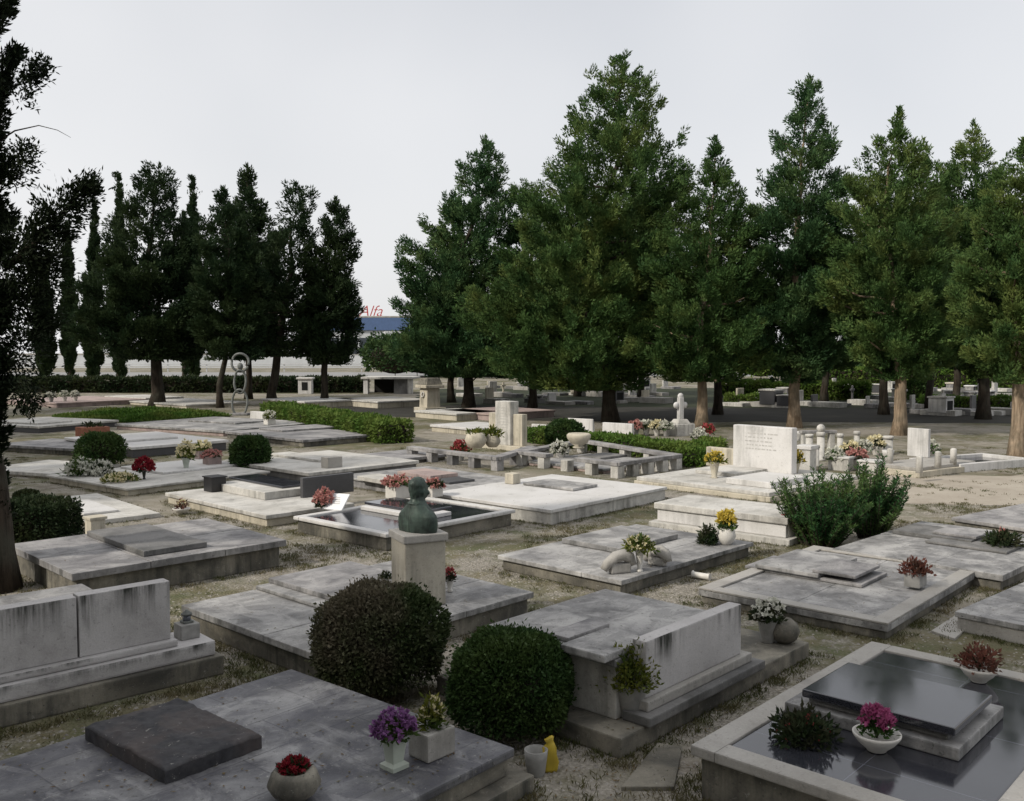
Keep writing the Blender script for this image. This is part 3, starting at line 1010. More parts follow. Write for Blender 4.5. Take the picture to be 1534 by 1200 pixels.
# G5 black granite foreground right
g5 = Grave('black polished granite grave with white kerb in the right foreground', .34, None, (1020, 1118), (1690, 1040), (1310, 965))
g5.full('base', 'mossy', 0, .28, .05)
g5.frame('kerb', 'concrete', .282, .35, 0, .17, .012)
g5.full('slab', 'granite_tiled', .282, .338, .172)
g5.plate('tablet_support', 'grey2', .34, .42, (1440, 1118), (1170, 1054), (1505, 1058))
g5.plate('spacer', 'greydark', .422, .47, (1425, 1098), (1210, 1044), (1470, 1050))
g5.plate('tablet', 'granite', .472, .525, (1432, 1089), (1198, 1034), (1488, 1041))
# G4 tomb with wall
g4 = Grave('box tomb in the centre foreground with a streaked headwall along its right side', .15, (930, 1106), (652, 1012), (1214, 962))
g4.full('base', 'mossy', 0, .15)
bn, bl, br_ = g4.loc(905, 990, .58), g4.loc(742, 938, .58), g4.loc(1110, 930, .58)
x0, x1, y0, y1 = (bn.x + bl.x) / 2, min(br_.x, g4.a - .1), (bn.y + br_.y) / 2, bl.y
x0, y0 = max(x0, -g4.a + .1), max(y0, -g4.b + .22)
MB().box(x0, x1, y0, y1, .152, .54, .01).build('body', M['white2'], g4.root)
MB().box(x0 - .03, x1 + .03, y0 - .02, y1 + .03, .542, .60, .012).build('slab', M['grey2'], g4.root)
g4.plate('tablet', 'grey2', .602, .66, (901, 986), (846, 962), (972, 955))
g4.plate('upper_tablet', 'grey', .602, .64, (850, 957), (822, 946), (912, 933))
wa, wb = g4.loc(985, 966, .72), g4.loc(1138, 910, .72)
wx0, wx1, wy = wa.x, wb.x, y0 - .03
MB().box(wx0, wx1, wy - .12, wy, .30, .72, .012).build('headwall', M['panel'], g4.root)
MB().box(wx0 - .04, wx1 + .1, wy - .17, wy, .225, .299, .012).build('ledge', M['concrete'], g4.root)
MB().box(wx0 - .12, wx1 + .2, wy - .24, wy, .152, .223, .012).build('step', M['greydark'], g4.root)
# G3 with bust
g3 = Grave('stained grey slab grave carrying the bust pedestal', .26, (470, 985), (284, 906), (788, 886))
g3.full('base', 'mossy', 0, .19, .05)
g3.full('slab', 'grey2', .192, .26, cut=((.3,.64), (.35,)))
g3.plate('tablet', 'grey', .305, .36, (520, 903), (408, 864), (640, 868))
g3.plate('tablet_support', 'grey2', .262, .303, (520, 922), (388, 876), (665, 884))
# G2 foreground left
g2 = Grave('large tiled marble grave in the left foreground with a rough black plaque', .3, None, (-70, 1160), (773, 1120), (436, 1002))
g2.full('base', 'mossy', 0, .12, -.09)
g2.full('body', 'mossy', .122, .24, .03)
g2.full('slab', 'tile', .242, .3)
pn, pL, pR = g2.loc(240, 1150, .40), g2.loc(130, 1085, .40), g2.loc(396, 1100, .40)
bmp = bmesh.new()
nx_, ny_ = 60, 60
X0, X1, Y0, Y1 = (pn.x + pL.x) / 2, pR.x, (pn.y + pR.y) / 2, pL.y


def prow(z, inset, rough_):
    g_ = {}
    for i in range(nx_ + 1):
        for j in range(ny_ + 1):
            u, w_ = i / nx_, j / ny_
            x = X0 + inset + (X1 - X0 - 2 * inset) * u
            y = Y0 + inset + (Y1 - Y0 - 2 * inset) * w_
            ed = min(u, 1 - u, w_, 1 - w_)
            n1 = mnoise.noise(Vector((x * 9, y * 9, .3))) + .6 * mnoise.noise(Vector((x * 27, y * 27, 2.3)))
            zz = z + rough_ * n1 - (.012 if ed == 0 else 0)
            if ed == 0:
                x += .010 * mnoise.noise(Vector((x * 14, y * 14, 7)))
                y += .010 * mnoise.noise(Vector((x * 14, y * 14, 9)))
            g_[i, j] = bmp.verts.new((x, y, zz))
    return g_


gt = prow(.395, .0, .0115)
for i in range(nx_):
    for j in range(ny_):
        bmp.faces.new((gt[i, j], gt[i + 1, j], gt[i + 1, j + 1], gt[i, j + 1])).smooth = True
rim = [gt[i, 0] for i in range(nx_)] + [gt[nx_, j] for j in range(ny_)] + [gt[i, ny_] for i in range(nx_, 0, -1)] + [gt[0, j] for j in range(ny_, 0, -1)]
low = [bmp.verts.new((v_.co.x + .006 * mnoise.noise(v_.co * 20), v_.co.y, .302)) for v_ in rim]
for i in range(len(rim)):
    k_ = (i + 1) % len(rim)
    bmp.faces.new((rim[i], low[i], low[k_], rim[k_]))
pmb = MB()
pmb.bm = bmp
pl = pmb.build('plaque', M['plaque'], g2.root)
# G1 wall tomb in the left foreground
p0, p1 = at(336, 1010, 0), at(20, 1078, 0)
d = p0 - p1
th1 = math.atan2(d.y, d.x)
th1 = (th1 + TH) / 2 if abs(th1 - TH) > .1 else th1
g1r = thing('walled_tomb', 'old tomb at the left with a tall two-panel wall streaked black', 'tomb', p0, th1, 'flat family graves')
mb = MB()
mb.box(-3.4, 0, 0, .55, 0, .17, .015)
mb.build('base', M['mossy'], g1r)
MB().box(-3.4, -.05, .05, .55, .172, .30, .02).build('step', M['panel'], g1r)
mb = MB()
prof = [(.10, .302), (.10, .33), (.13, .36), (.15, .37), (.15, .385)]
MB().box(-3.4, -.36, .10, .42, .302, .36, .02).build('moulding', M['panel'], g1r)
pw = -.40
MB().box(-1.14, pw, .16, .30, .362, .86, .008).build('wall_panel', M['panel'], g1r)
MB().box(-2.4, -1.155, .16, .30, .362, .855, .008).build('wall_panel', M['panel'], g1r)
MB().box(-3.4, -2.415, .16, .30, .362, .858, .008).build('wall_panel', M['panel'], g1r)
MB().box(-3.4, -.5, .56, 2.1, 0, .50, .015).build('body', M['grey2'], g1r)
FOOT.append((*(p0 + Matrix.Rotation(th1, 3, 'Z') @ Vector((-1.7, 1.0, 0))).xy, th1, 1.75, 1.1))
lw = p0 + Matrix.Rotation(th1, 3, 'Z') @ Vector((-.20, .30, .302))
o = thing('grave_lantern', 'small dark grave lantern on a grey stone block at the end of the streaked wall', 'lantern', lw, th1)
MB().box(-.085, .085, -.085, .085, 0, .13, .01).build('stone_block', M['pot_grey'], o)
MB().box(-.045, .045, -.045, .045, .131, .15, .004).build('foot', M['iron'], o)
MB().lathe([(.033, .151), (.036, .16), (.036, .20)], 12).build('glass', M['glass'], o)
MB().lathe([(.05, .201), (.045, .215), (.015, .235), (.012, .245)], 12).build('lid', M['iron'], o)

# pale slab lying low at left, striped
gs = Grave('low white marble slab with worn grey stripes, behind the small dark shrub hedge', .08, (120, 787), (84, 748), (206, 768), th=None)
gs.full('slab', 'white2', 0, .08)
gs.plate('tablet', 'white', .082, .12, (112, 770), (92, 752), (180, 764))
q = at(138, 797, .36)
o = thing('stone_post', 'short square cream stone post by the wide grey slab grave', 'post', (q.x, q.y + .1, .0), TH)
MB().box(-.10, .10, -.10, .10, 0, .52, .012).build('shaft', M['cream'], o)
MB().box(-.12, .12, -.12, .12, .521, .56, .008).build('cap', M['cream'], o)

# mid-left graves
for (lb, h, N, L, Rr, Fr, mats, tb) in [
    ('bright white marble slab with a dark base, left of centre', .3, (176, 676), (148, 655), (289, 659), None, ('darkgrey', 'white'), ((190, 663), (160, 656), (250, 652))),
    ('pale slab at the left between the near-black cypress and the ball shrub', .2, (110, 676), (30, 664), (160, 664), None, ('mossy', 'grey'), None),
    ('cream slab at the left edge below the ball shrub', .12, (72, 716), (20, 700), (128, 697), None, ('cream', 'white2'), None),
    ('dark slab with white rim left of the ivy mound', .25, (52, 642), (-10, 632), (135, 630), None, ('darkgrey', 'white2'), ((60, 636), (10, 630), (90, 629))),
    ('wide pale pinkish slab group in front of the ivy mound, near the iron ring', .2, (330, 650), (225, 634), (430, 633), None, ('pinkstone', 'grey2'), ((350, 636), (300, 628), (392, 628))),
    ('grey slab behind the ball shrub with a raised tablet', .22, (446, 663), (372, 646), (535, 650), None, ('mossy', 'grey'), ((424, 648), (405, 640), (490, 637))),
    ('pale slab left of the hedge end, with a square block on it', .22, (452, 716), (382, 689), (578, 690), None, ('greydark', 'white2'), ((470, 691), (415, 678), (505, 685))),
    ('long pale slab under the slim dark trunk', .2, (270, 608), (218, 600), (345, 602), None, ('cream', 'white2'), None),
    ('pinkish flower-bed grave with three white flower bunches at the far left', .25, (70, 606), (40, 598), (180, 598), None, ('pinkstone', 'pinkstone'), None),
    ('pale bench-like slab behind the ivy mound', .3, (215, 597), (170, 593), (262, 594), None, ('grey', 'white2'), None),
    ('long white slab right of the loose cypress trunk', .35, (450, 603), (415, 597), (520, 598), None, ('cream', 'white'), None),
    ('pale grave with rounded mound behind the pointed cypress', .35, (560, 603), (525, 597), (625, 598), None, ('cream', 'white2'), None),
    ('pinkish low grave under the far trees right of the tall monument', .3, (730, 622), (690, 614), (800, 614), None, ('pinkstone', 'pinkstone'), None),
    ('white slab left of the cream headstone', .25, (712, 645), (675, 636), (752, 637), None, ('cream', 'white'), None),
    ('low white slab beside the tall monument', .3, (680, 622), (650, 615), (720, 616), None, ('cream', 'white2'), None),
    ('grey-brown slab beyond the hedge and left balustrade', .15, (600, 690), (560, 680), (650, 680), None, ('mossy', 'grey'), None),
]:
    g = Grave(lb, h, N, L, Rr, Fr)
    g.full('base', mats[0], 0, h - .08, .05)
    g.full('slab', mats[1], h - .078, h)
    if tb:
        g.plate('tablet', mats[1], h + .002, h + .06, *tb)
    if 'square block' in lb:
        q = g.loc(497, 700, h)
        MB().box(q.x - .2, q.x + .2, q.y - .13, q.y + .13, h, h + .24).build('stone_block', M['concrete'], g.root)

# G12 big white headstone
g12 = Grave('broad white family grave with a big headstone, right of centre', .18, (1162, 744), (978, 714), (1265, 712), group='graves with upright stones')
g12.full('base', 'cream', 0, .10, .0)
g12.full('slab', 'white2', .102, .18, .04)
g12.plate('tablet', 'white', .182, .30, (1158, 726), (1096, 714), (1200, 712))
g12.plate('tablet', 'white2', .182, .26, (1100, 712), (1050, 702), (1150, 700))
hs = g12.loc(1094, 700, .22)
he = g12.loc(1195, 707, .22)
xw = (hs.x + he.x) / 2
MB().box(xw - .08, xw + .14, min(hs.y, he.y), max(hs.y, he.y), .182, 1.18, .02).build('headstone', M['white'], g12.root)
ylo, yhi = min(hs.y, he.y), max(hs.y, he.y)
MB().box(xw - .04, xw + .12, yhi + .003, yhi + .75, .182, .62, .02).build('side_stone', M['cream'], g12.root)
mb = MB()
rr = random.Random(8)
for k in range(5):
    zz = 1.0 - k * .085
    y = ylo + .3 + rr.uniform(0, .2)
    while y < yhi - .35:
        wl = rr.uniform(.03, .09)
        mb.box(xw - .083, xw - .079, y, y + wl, zz, zz + .028, 0)
        y += wl + rr.uniform(.015, .05)
mb.build('worn_inscription', M['ink'], g12.root)

# cream stepped headstone
p = at(762, 674, 0)
o = thing('headstone', 'tall cream stepped headstone behind the stone railing', 'headstone', p, TH, 'graves with upright stones')
MB().box(-.2, .4, -.62, .9, 0, .14, .015).build('base', M['cream'], o)
MB().box(-.10, .25, -.16, .44, .142, 1.40, .015).build('central_stone', M['white2'], o)
MB().box(.0, .22, .442, .80, .142, 1.04, .015).build('wing_stone', M['cream'], o)
MB().box(.0, .22, -.52, -.162, .142, 1.04, .015).build('wing_stone', M['cream'], o)
mb = MB()
for k in range(8):
    zz = 1.2 - k * .08
    y = -.08 + rr.uniform(0, .05)
    while y < .32:
        wl = rr.uniform(.02, .06)
        mb.box(-.104, -.099, y, y + wl, zz, zz + .025, 0)
        y += wl + rr.uniform(.015, .03)
mb.build('worn_inscription', M['ink'], o)


# balustrade graves
def rail_side(mb, mbp, A, B, h, n, wd=.16, skip=None):
    d = B - A
    L = d.length
    u = d / L
    w = Vector((-u.y, u.x, 0))
    for i in range(n):
        t = i / (n - 1)
        c = A + d * t
        hw = wd * .85
        pts = [c + u * hw + w * hw, c - u * hw + w * hw, c - u * hw - w * hw, c + u * hw - w * hw]
        mbp.append([(q.x, q.y) for q in pts])
    seg = [(0, 1)] if skip is None else [(0, skip[0]), (skip[1], 1)]
    for s0, s1 in seg:
        a, b = A + d * s0 - u * .1, A + d * s1 + u * .1
        pts = [a + w * wd, a - w * wd, b - w * wd, b + w * wd]
        mb.append([(q.x, q.y) for q in pts])


def balustrade(label, corners, h, specs, mat, group, kerb=None, open_side=False):
    P = [at(*c, 0) for c in corners]
    c0 = sum(P, Vector()) / len(P)
    o = thing('stone_balustrade', label, 'balustrade', c0, 0, group)
    posts, rails = [], []
    for i, (ia, ib, n, sk) in enumerate(specs):
        rail_side(rails, posts, P[ia] - c0, P[ib] - c0, h, n, .13, sk)
    seen = []
    for q in posts:
        cx_, cy_ = sum(x for x, _ in q) / 4, sum(y for _, y in q) / 4
        if any((cx_ - a) ** 2 + (cy_ - b) ** 2 < .02 for a, b in seen):
            continue
        seen.append((cx_, cy_))
        MB().prism(q, .0, h - .09, .008).build('post', M[mat], o)
    for k, q in enumerate(rails):
        MB().prism(q, h - .088 + .003 * k, h + .003 * k, .012).build('rail', M['grey'], o)
    return o


hR = .36
bal = balustrade('stone railing of square posts enclosing a grave, right of the cream headstone', [(925, 716), (782, 697), (872, 678), (1012, 703)], hR,
                 [(0, 1, 5, (.36, .72)), (0, 3, 5, None), (1, 2, 4, None), (2, 3, 5, None)], 'white2', 'stone railings round graves')
gi = Grave('grey slab grave inside the stone railing', .12, (905, 704), (800, 690), (985, 690))
gi.full('base', 'pinkstone', 0, .06, .02)
gi.full('slab', 'grey2', .062, .12)
gi.plate('tablet', 'greydark', .122, .18, (905, 687), (868, 682), (932, 680))
q = at(867, 672, hR)
o = thing('stone_urn', 'round cream stone urn on the far corner of the railing', 'urn', (q.x, q.y, hR + .01))
MB().lathe([(.14, 0), (.16, .03), (.10, .06), (.22, .14), (.30, .26), (.31, .34), (.27, .38), (.22, .37)], 20).build('bowl', M['cream'], o)
balustrade('low grey stone rail on posts, left of the cream headstone', [(618, 688), (745, 705), (795, 688)], .34, [(0, 1, 5, None), (1, 2, 3, None)], 'grey', 'stone railings round graves')
for (x_, y_, lb) in [(1331, 698, 'a')]:
    pass

# white sloping tablets right of headstone
for (px, py, w_, h_, lb, sl) in [(815, 655, 1.0, .42, 'low white stone behind the ball shrub, beside the cream headstone', 0), (868, 655, 1.1, .62, 'white sloping tablet between the ball shrub and the tallest tree', 1),
                                 (925, 654, 1.15, .45, 'low white stone wall right of the white sloping tablet', 0), (386, 632, .9, .42, 'short white ribbed stone beside the iron ring sculpture', 0)]:
    p = at(px, py, 0)
    o = thing('upright_stone', lb, 'headstone', p, TH + .1, 'graves with upright stones')
    MB().box(-.1, .2, -w_ / 2 - .05, w_ / 2 + .05, 0, .08).build('base', M['cream'], o)
    MB().box(-.04, .12, -w_ / 2, w_ / 2, .082, h_, .02, 2, (.02 + .03 * sl, .04 * sl)).build('tablet', M['white'], o)

# cross on pedestal
p = at(1019, 652, 0)
o = thing('stone_cross', 'white stone cross on a stepped pedestal in front of the slim leaning trunk', 'cross', p, R(25), 'graves with upright stones')
MB().box(-.36, .36, -.34, .34, 0, .40, .015).build('pedestal', M['white2'], o)
MB().box(-.26, .26, -.24, .24, .402, .55, .02, 2, (.08, .08)).build('upper_step', M['white2'], o)
MB().box(-.09, .09, -.08, .08, .551, 1.28, .02).build('shaft', M['white'], o)
mb = MB()
for sx, sz in ((-.17, 1.02), (.17, 1.02), (0, 1.32), (0, 1.02)):
    mb.sphere((sx, 0, sz), .115, 2, (1, .62, 1))
mb.build('cross_arm', M['white'], o)

# stele grave
g = Grave('pale stone grave with upright white stele and small posts at the right', .22, (1386, 706), (1330, 694), (1440, 690), group='graves with upright stones')
g.full('base', 'cream', 0, .14)
g.full('slab', 'concrete', .142, .22, .1)
q = g.loc(1376, 684, .22)
MB().box(q.x - .05, q.x + .05, q.y - .28, q.y + .28, .222, .92, .012).build('stele', M['white'], g.root)
for (px, py) in ((1377, 707), (1405, 699), (1428, 694), (1333, 694)):
    q = g.loc(px, py, .22)
    MB().lathe([(.075, 0), (.07, .33), (.062, .36), (.02, .375)], 12, (q.x, q.y, .2)).build('post', M['white2'], g.root)
g = Grave('open black grave bed with white marble kerb at the right', .2, (1447, 702), (1418, 688), (1492, 685))
g.frame('kerb', 'white', 0, .2, 0, .14)
g.full('slab', 'granite', 0, .12, .14)

# cluster of small stones and posts between the big headstone and the stele
GP = 'small grave posts and blocks right of the big headstone'
rr = random.Random(21)
for (px, py, w_, h_, sty, lb) in [
    (1208, 706, .34, .62, 'box', 'pale square block next to the right end of the big headstone'), (1222, 700, .16, .55, 'post', 'round pale post just right of the pale square block'),
    (1229, 690, .2, .75, 'post', 'tall pale post topped with a stone ball'), (1212, 678, .2, .52, 'post', 'pale post behind the big headstone'),
    (1258, 684, .16, .62, 'post', 'slim pale post, first behind the leafy bush'), (1283, 682, .16, .66, 'post', 'slim pale post, second behind the leafy bush'),
    (1330, 680, .26, .50, 'post', 'thick round pale post left of the white stele'), (1304, 708, .42, .30, 'box', 'low white block seen above the leafy bush'),
    (1262, 704, .5, .34, 'box', 'pale rounded block among the flowers behind the leafy bush'), (1330, 692, .2, .3, 'urn', 'small white urn left of the white stele'),
    (1196, 660, .18, .3, 'urn', 'small pale urn just behind the top right corner of the big headstone')]:
    p = at(px, py, 0)
    o = thing('grave_post' if sty == 'post' else 'stone_block' if sty == 'box' else 'stone_urn', lb, 'grave post' if sty == 'post' else sty.replace('box', 'block'), p, TH, GP)
    if sty == 'post':
        MB().lathe([(w_ * .6, 0), (w_ * .6, .06), (w_ * .5, .07), (w_ * .48, h_ * .85)], 14).build('shaft', M['white2'], o)
        MB().lathe([(w_ * .6, h_ * .852), (w_ * .58, h_ * .97), (w_ * .5, h_)], 14).build('cap', M['white2'], o)
        if 'ball' in lb:
            MB().sphere((0, 0, h_ + .09), .11, 2).build('finial', M['white2'], o)
    elif sty == 'box':
        MB().box(-w_ / 2, w_ / 2, -w_ / 2, w_ / 2, 0, h_ * .85, .02).build('body', M['white2'], o)
        MB().box(-w_ / 2 - .03, w_ / 2 + .03, -w_ / 2 - .03, w_ / 2 + .03, h_ * .852, h_, .012).build('cap', M['white'], o)
    else:
        MB().lathe([(.08, 0), (.06, .08), (.14, .2), (.15, h_), (.12, h_)], 14).build('bowl', M['white'], o)
p = at(1225, 672, 0)
o = thing('stone_rail', 'pale stone rail on two posts behind the pale blocks', 'rail', p, R(10), GP)
MB().box(-.55, .55, -.1, .1, .45, .53, .012).build('rail', M['grey'], o)
for sx in (-.42, .42):
    MB().box(sx - .08, sx + .08, -.08, .08, 0, .449, .01).build('post', M['white2'], o)

# tall monument
p = at(644, 618, 0)
o = thing('monument', 'tall cream monument pillar with mossy cap in front of the dark trunks', 'monument', p, TH - .2, 'graves with upright stones')
MB().box(-.55, .55, -.55, .55, 0, .25, .02).build('base', M['cream'], o)
MB().box(-.36, .36, -.36, .36, .252, 1.15, .02, 2, (.03, .03)).build('shaft', M['cream'], o)
MB().box(-.5, .5, -.5, .5, 1.152, 1.3, .03).build('cornice', M['cream'], o)
MB().box(-.44, .44, -.44, .44, 1.302, 1.62, .03, 2, (.1, .1)).build('cap', M['mossy'], o)
mb = MB().tube([(-.38 + .02 * math.cos(t), .11 * math.sin(t), .85 + .11 * math.cos(t)) for t in [i * 6.283 / 14 for i in range(15)]], .035, 6)
mb.build('wreath_relief', M['white2'], o)

# iron ring sculpture
p = at(361, 622, 0)
o = thing('ring_sculpture', 'tall grey iron sculpture of stacked rings on the left', 'sculpture', p, 0)


def ring(cx_, cz, rx, rz, r, n=28, open_=0.0):
    pts = []
    for i in range(n + 1):
        a = -math.pi / 2 + open_ + (2 * math.pi - 2 * open_) * i / n
        pts.append((cx_ + rx * math.cos(a), .04 * math.sin(3 * a), cz + rz * math.sin(a)))
    return MB().tube(pts, r, 8)


ring(.0, 2.35, .38, .40, .055).build('top_ring', M['iron'], o)
MB().sphere((.0, 0, 2.18), .13, 2, (1, 1, 1.3)).build('hanging_knob', M['iron'], o)
ring(-.02, 1.50, .26, .52, .05).build('middle_ring', M['iron'], o)
ring(-.05, .55, .34, .60, .05, 28, .35).build('lower_ring', M['iron'], o)
MB().box(-.4, .35, -.25, .25, 0, .1, .02).build('base', M['grey'], o)

# pedestal and bust
pc = at(625, 906, .26) + Vector((0, .12, 0))
hp = .73
o = thing('pedestal', 'pale square stone pedestal under the bronze bust', 'pedestal', pc, R(26))
mb = MB()
mb.box(-.215, .215, -.215, .215, 0, hp - .08, .01)
mb.build('shaft', M['pedestal'], o)
MB().box(-.238, .238, -.238, .238, hp - .078, hp, .012).build('cap', M['concrete'], o)
rings = [(0, .0, .00, .200, .116), (.03, 0, 0, .207, .122), (.07, 0, 0, .212, .126), (.11, 0, 0, .212, .124), (.145, 0, 0.002, .203, .118), (.172, 0, .004, .180, .110),
         (.195, 0, .006, .150, .102), (.215, 0, .008, .124, .096), (.235, 0, .010, .102, .092), (.255, 0, .010, .084, .086), (.275, 0, .006, .068, .076), (.31, 0, .0, .062, .068)]
HD = .052
head = [(z - HD, x, y, a_ * .90, b_ * 1.0) for (z, x, y, a_, b_) in [(.345, 0, -.022, .056, .085), (.36, 0, -.018, .068, .096), (.385, 0, -.012, .074, .10), (.41, 0, -.006, .078, .101), (.44, 0, -.002, .080, .102), (.47, 0, .002, .079, .099), (.50, 0, .005, .070, .088), (.525, 0, .006, .052, .066), (.543, 0, .006, .026, .034)]]
bm = bmesh.new()


def loft(rg, seg=28):
    rs = []
    for (z, x, y, rx, ry) in rg:
        rs.append([bm.verts.new((x + rx * math.cos(2 * math.pi * k / seg), y + ry * math.sin(2 * math.pi * k / seg), z)) for k in range(seg)])
    for a, b in zip(rs, rs[1:]):
        for k in range(seg):
            bm.faces.new((a[k], a[(k + 1) % seg], b[(k + 1) % seg], b[k]))
    bm.faces.new(rs[0][::-1])
    bm.faces.new(rs[-1])


loft(rings)
loft(head)


def blob(c, r, s3):
    res = bmesh.ops.create_icosphere(bm, subdivisions=3, radius=1)
    for v_ in res['verts']:
        v_.co = Vector((c[0] + v_.co.x * r * s3[0], c[1] + v_.co.y * r * s3[1], c[2] + v_.co.z * r * s3[2]))


blob((0, -.114, .415 - HD), .02, (.8, 1.1, 1.5))     # nose
blob((0, -.10, .45 - HD), .03, (1.7, .5, .35))      # brow
blob((0, -.107, .378 - HD), .022, (1.1, .6, .35))    # lips
blob((0, -.097, .355 - HD), .026, (1, .8, .7))       # chin
for sx in (-1, 1):
    blob((sx * .071, .005, .412 - HD), .021, (.45, .8, 1.4))   # ears
    blob((sx * .032, -.09, .432 - HD), .013, (1.1, .7, .8))   # eyes
    blob((sx * .05, -.077, .395 - HD), .028, (.8, .7, .8))     # cheeks
blob((0, .012, .474 - HD), .076, (.98, 1.2, .92))     # hair
blob((0, .055, .41 - HD), .044, (1.15, .75, 1.0))
blob((0, .03, .258), .072, (1.12, 1.02, .24))     # collar
bmesh.ops.recalc_face_normals(bm, faces=bm.faces)
me = bpy.data.meshes.new('tmp')
bm.to_mesh(me)
bm.free()
tmp = link('bust', me, None)
md = tmp.modifiers.new('remesh', 'REMESH')
md.mode = 'VOXEL'
md.voxel_size = .006
md.use_smooth_shade = True
ms = tmp.modifiers.new('smooth', 'SMOOTH')
ms.factor = .5
ms.iterations = 4
dg = bpy.context.evaluated_depsgraph_get()
me2 = bpy.data.meshes.new_from_object(tmp.evaluated_get(dg))
bpy.data.objects.remove(tmp)
me2.name = 'bust'
for v_ in me2.vertices:
    c_ = v_.co.copy()
    if c_.z < .25:
        k_ = .006 * mnoise.noise(Vector((c_.x * 16, c_.y * 16, c_.z * 4))) - .007 * math.exp(-(c_.x / .006) ** 2) * (c_.y > 0)
    elif c_.z > .36 or c_.y > .03:
        k_ = .0045 * mnoise.noise(Vector((c_.x * 60, c_.y * 60, c_.z * 28)))
    else:
        k_ = 0
    v_.co = c_ + v_.normal * k_
bu = link('bust', me2, M['bronze'])
bu.location = (pc.x, pc.y, pc.z + hp)
bu.scale = (1.12, 1.12, 1.12)
bu.rotation_euler = (0, 0, R(180 - 34))
tag(bu, 'dark green bronze bust of a man seen from behind on the square pedestal', 'bust')


# ------------------------------------------------------------------ flowers and pots
def rosettes(rng, C, Dn, size, petals=7):
    n = len(C)
    ci = np.repeat(np.arange(n), petals)
    D = unit(Dn[ci] * .55 + rng.normal(size=(n * petals, 3)) * .75)
    return leaf_quads(rng, C[ci], D, size, size * .7)


def plant(label, px, py, z, pot=None, fol=None, blo=None, seed=1, name='potted_flowers', cat='flowers', group='flowers and pots on the graves', rot=TH, lean=(0, 0)):
    p = at(px, py, z)
    p.z = z + .003
    o = thing(name, label, cat, p, rot, group)
    rng = np.random.default_rng(seed)
    top = 0
    if pot:
        sty, w_, h_, mt = pot
        r = w_ / 2
        mb = MB()
        if sty == 'bowl':
            mb.lathe([(r * .4, 0), (r * .45, .012), (r * .75, h_ * .45), (r * .98, h_ * .85), (r, h_), (r * .92, h_), (r * .8, h_ * .75), (.01, h_ * .7)], 28, cap=False)
        elif sty == 'vase':
            mb.lathe([(r * .6, 0), (r * .62, .015), (r * .42, .03), (r * .6, h_ * .5), (r * .8, h_ * .9), (r, h_), (r * .85, h_), (r * .5, h_ * .8), (.01, h_ * .75)], 20, cap=False)
        elif sty == 'cone':
            mb.lathe([(r * .55, 0), (r * .6, .01), (r * .95, h_ * .95), (r, h_), (r * .88, h_), (r * .8, h_ * .9), (.01, h_ * .88)], 20, cap=False)
        elif sty == 'square':
            mb.lathe([(r * 1.0, 0), (r * 1.0, .025), (r * .62, .04), (r * .72, h_ * .5), (r * .9, h_ * .96), (r * .95, h_), (r * .8, h_), (r * .7, h_ * .9), (.01, h_ * .88)], 32, cap=False, square=True)
        elif sty == 'box':
            mb.box(-r, r, -r * .8, r * .8, 0, h_, .012)
        elif sty == 'ball':
            mb.lathe([(r * .5, 0), (r * .8, h_ * .2), (r, h_ * .5), (r * .85, h_ * .85), (r * .7, h_), (r * .55, h_ * .95), (.01, h_ * .9)], 24, cap=False)
        mb.build('pot', M[mt], o)
        top = h_
    if fol:
        rx, h_, mt, n, lf = fol
        d = unit(rng.normal(size=(n, 3)))
        d[:, 2] = np.abs(d[:, 2]) * 1.0
        k = rng.uniform(.15, 1, n) ** .55
        lump = 1 + .22 * np.sin(d[:, 0] * 6 + seed) * np.cos(d[:, 1] * 5 + seed * 2)
        P = d * (k * lump)[:, None] * np.array([rx, rx, h_]) + np.array([0, 0, top * .92])
        D = d * .8 + rng.normal(size=P.shape) * .6 + np.array([lean[0], lean[1], .4])
        V = leaf_quads(rng, P, D, lf, lf * .42)
        link('foliage', np_mesh('foliage', V, 4), M[mt], o)
        mb = MB()
        for i in range(9):
            a = i * .7
            e = (rx * .6 * math.cos(a), rx * .6 * math.sin(a), top * .9 + h_ * rng.uniform(.5, .9))
            mb.tube([(0, 0, top * .7), ((e[0]) * .4, e[1] * .4, (top + e[2]) / 2), e], [.005, .004, .003], 5, False)
        mb.build('stem', M['leafd'], o)
    if blo:
        rx, z0, h_, mt, n, size = blo
        n, size = int(n * 1.9), size * .74
        d = unit(rng.normal(size=(n, 3)))
        d[:, 2] = np.abs(d[:, 2])
        C = d * rng.uniform(.7, 1.05, (n, 1)) * np.array([rx, rx, h_]) + np.array([0, 0, top + z0])
        link('blossom', np_mesh('blossom', rosettes(rng, C, d + np.array([0, 0, .3]), size), 4), M[mt], o)
    return o


# on G2
plant('purple flowers in a pale square-footed vase on the tiled grave', 591, 1150, .3, ('square', .13, .20, 'pot_green'), (.11, .10, 'leafg', 320, .05), (.135, .02, .12, 'f_purple', 60, .042), 1)
plant('yellow-white flowers in a square concrete planter on the tiled grave', 647, 1130, .3, ('box', .23, .17, 'concrete'), (.085, .20, 'leafy', 300, .05), (.07, .06, .15, 'f_cream', 12, .03), 2)
plant('small red flowers in a broad round stone planter at the bottom', 441, 1196, .3, ('ball', .30, .17, 'mossy'), (.08, .05, 'leafd', 260, .04), (.075, .0, .055, 'f_red', 44, .034), 3)
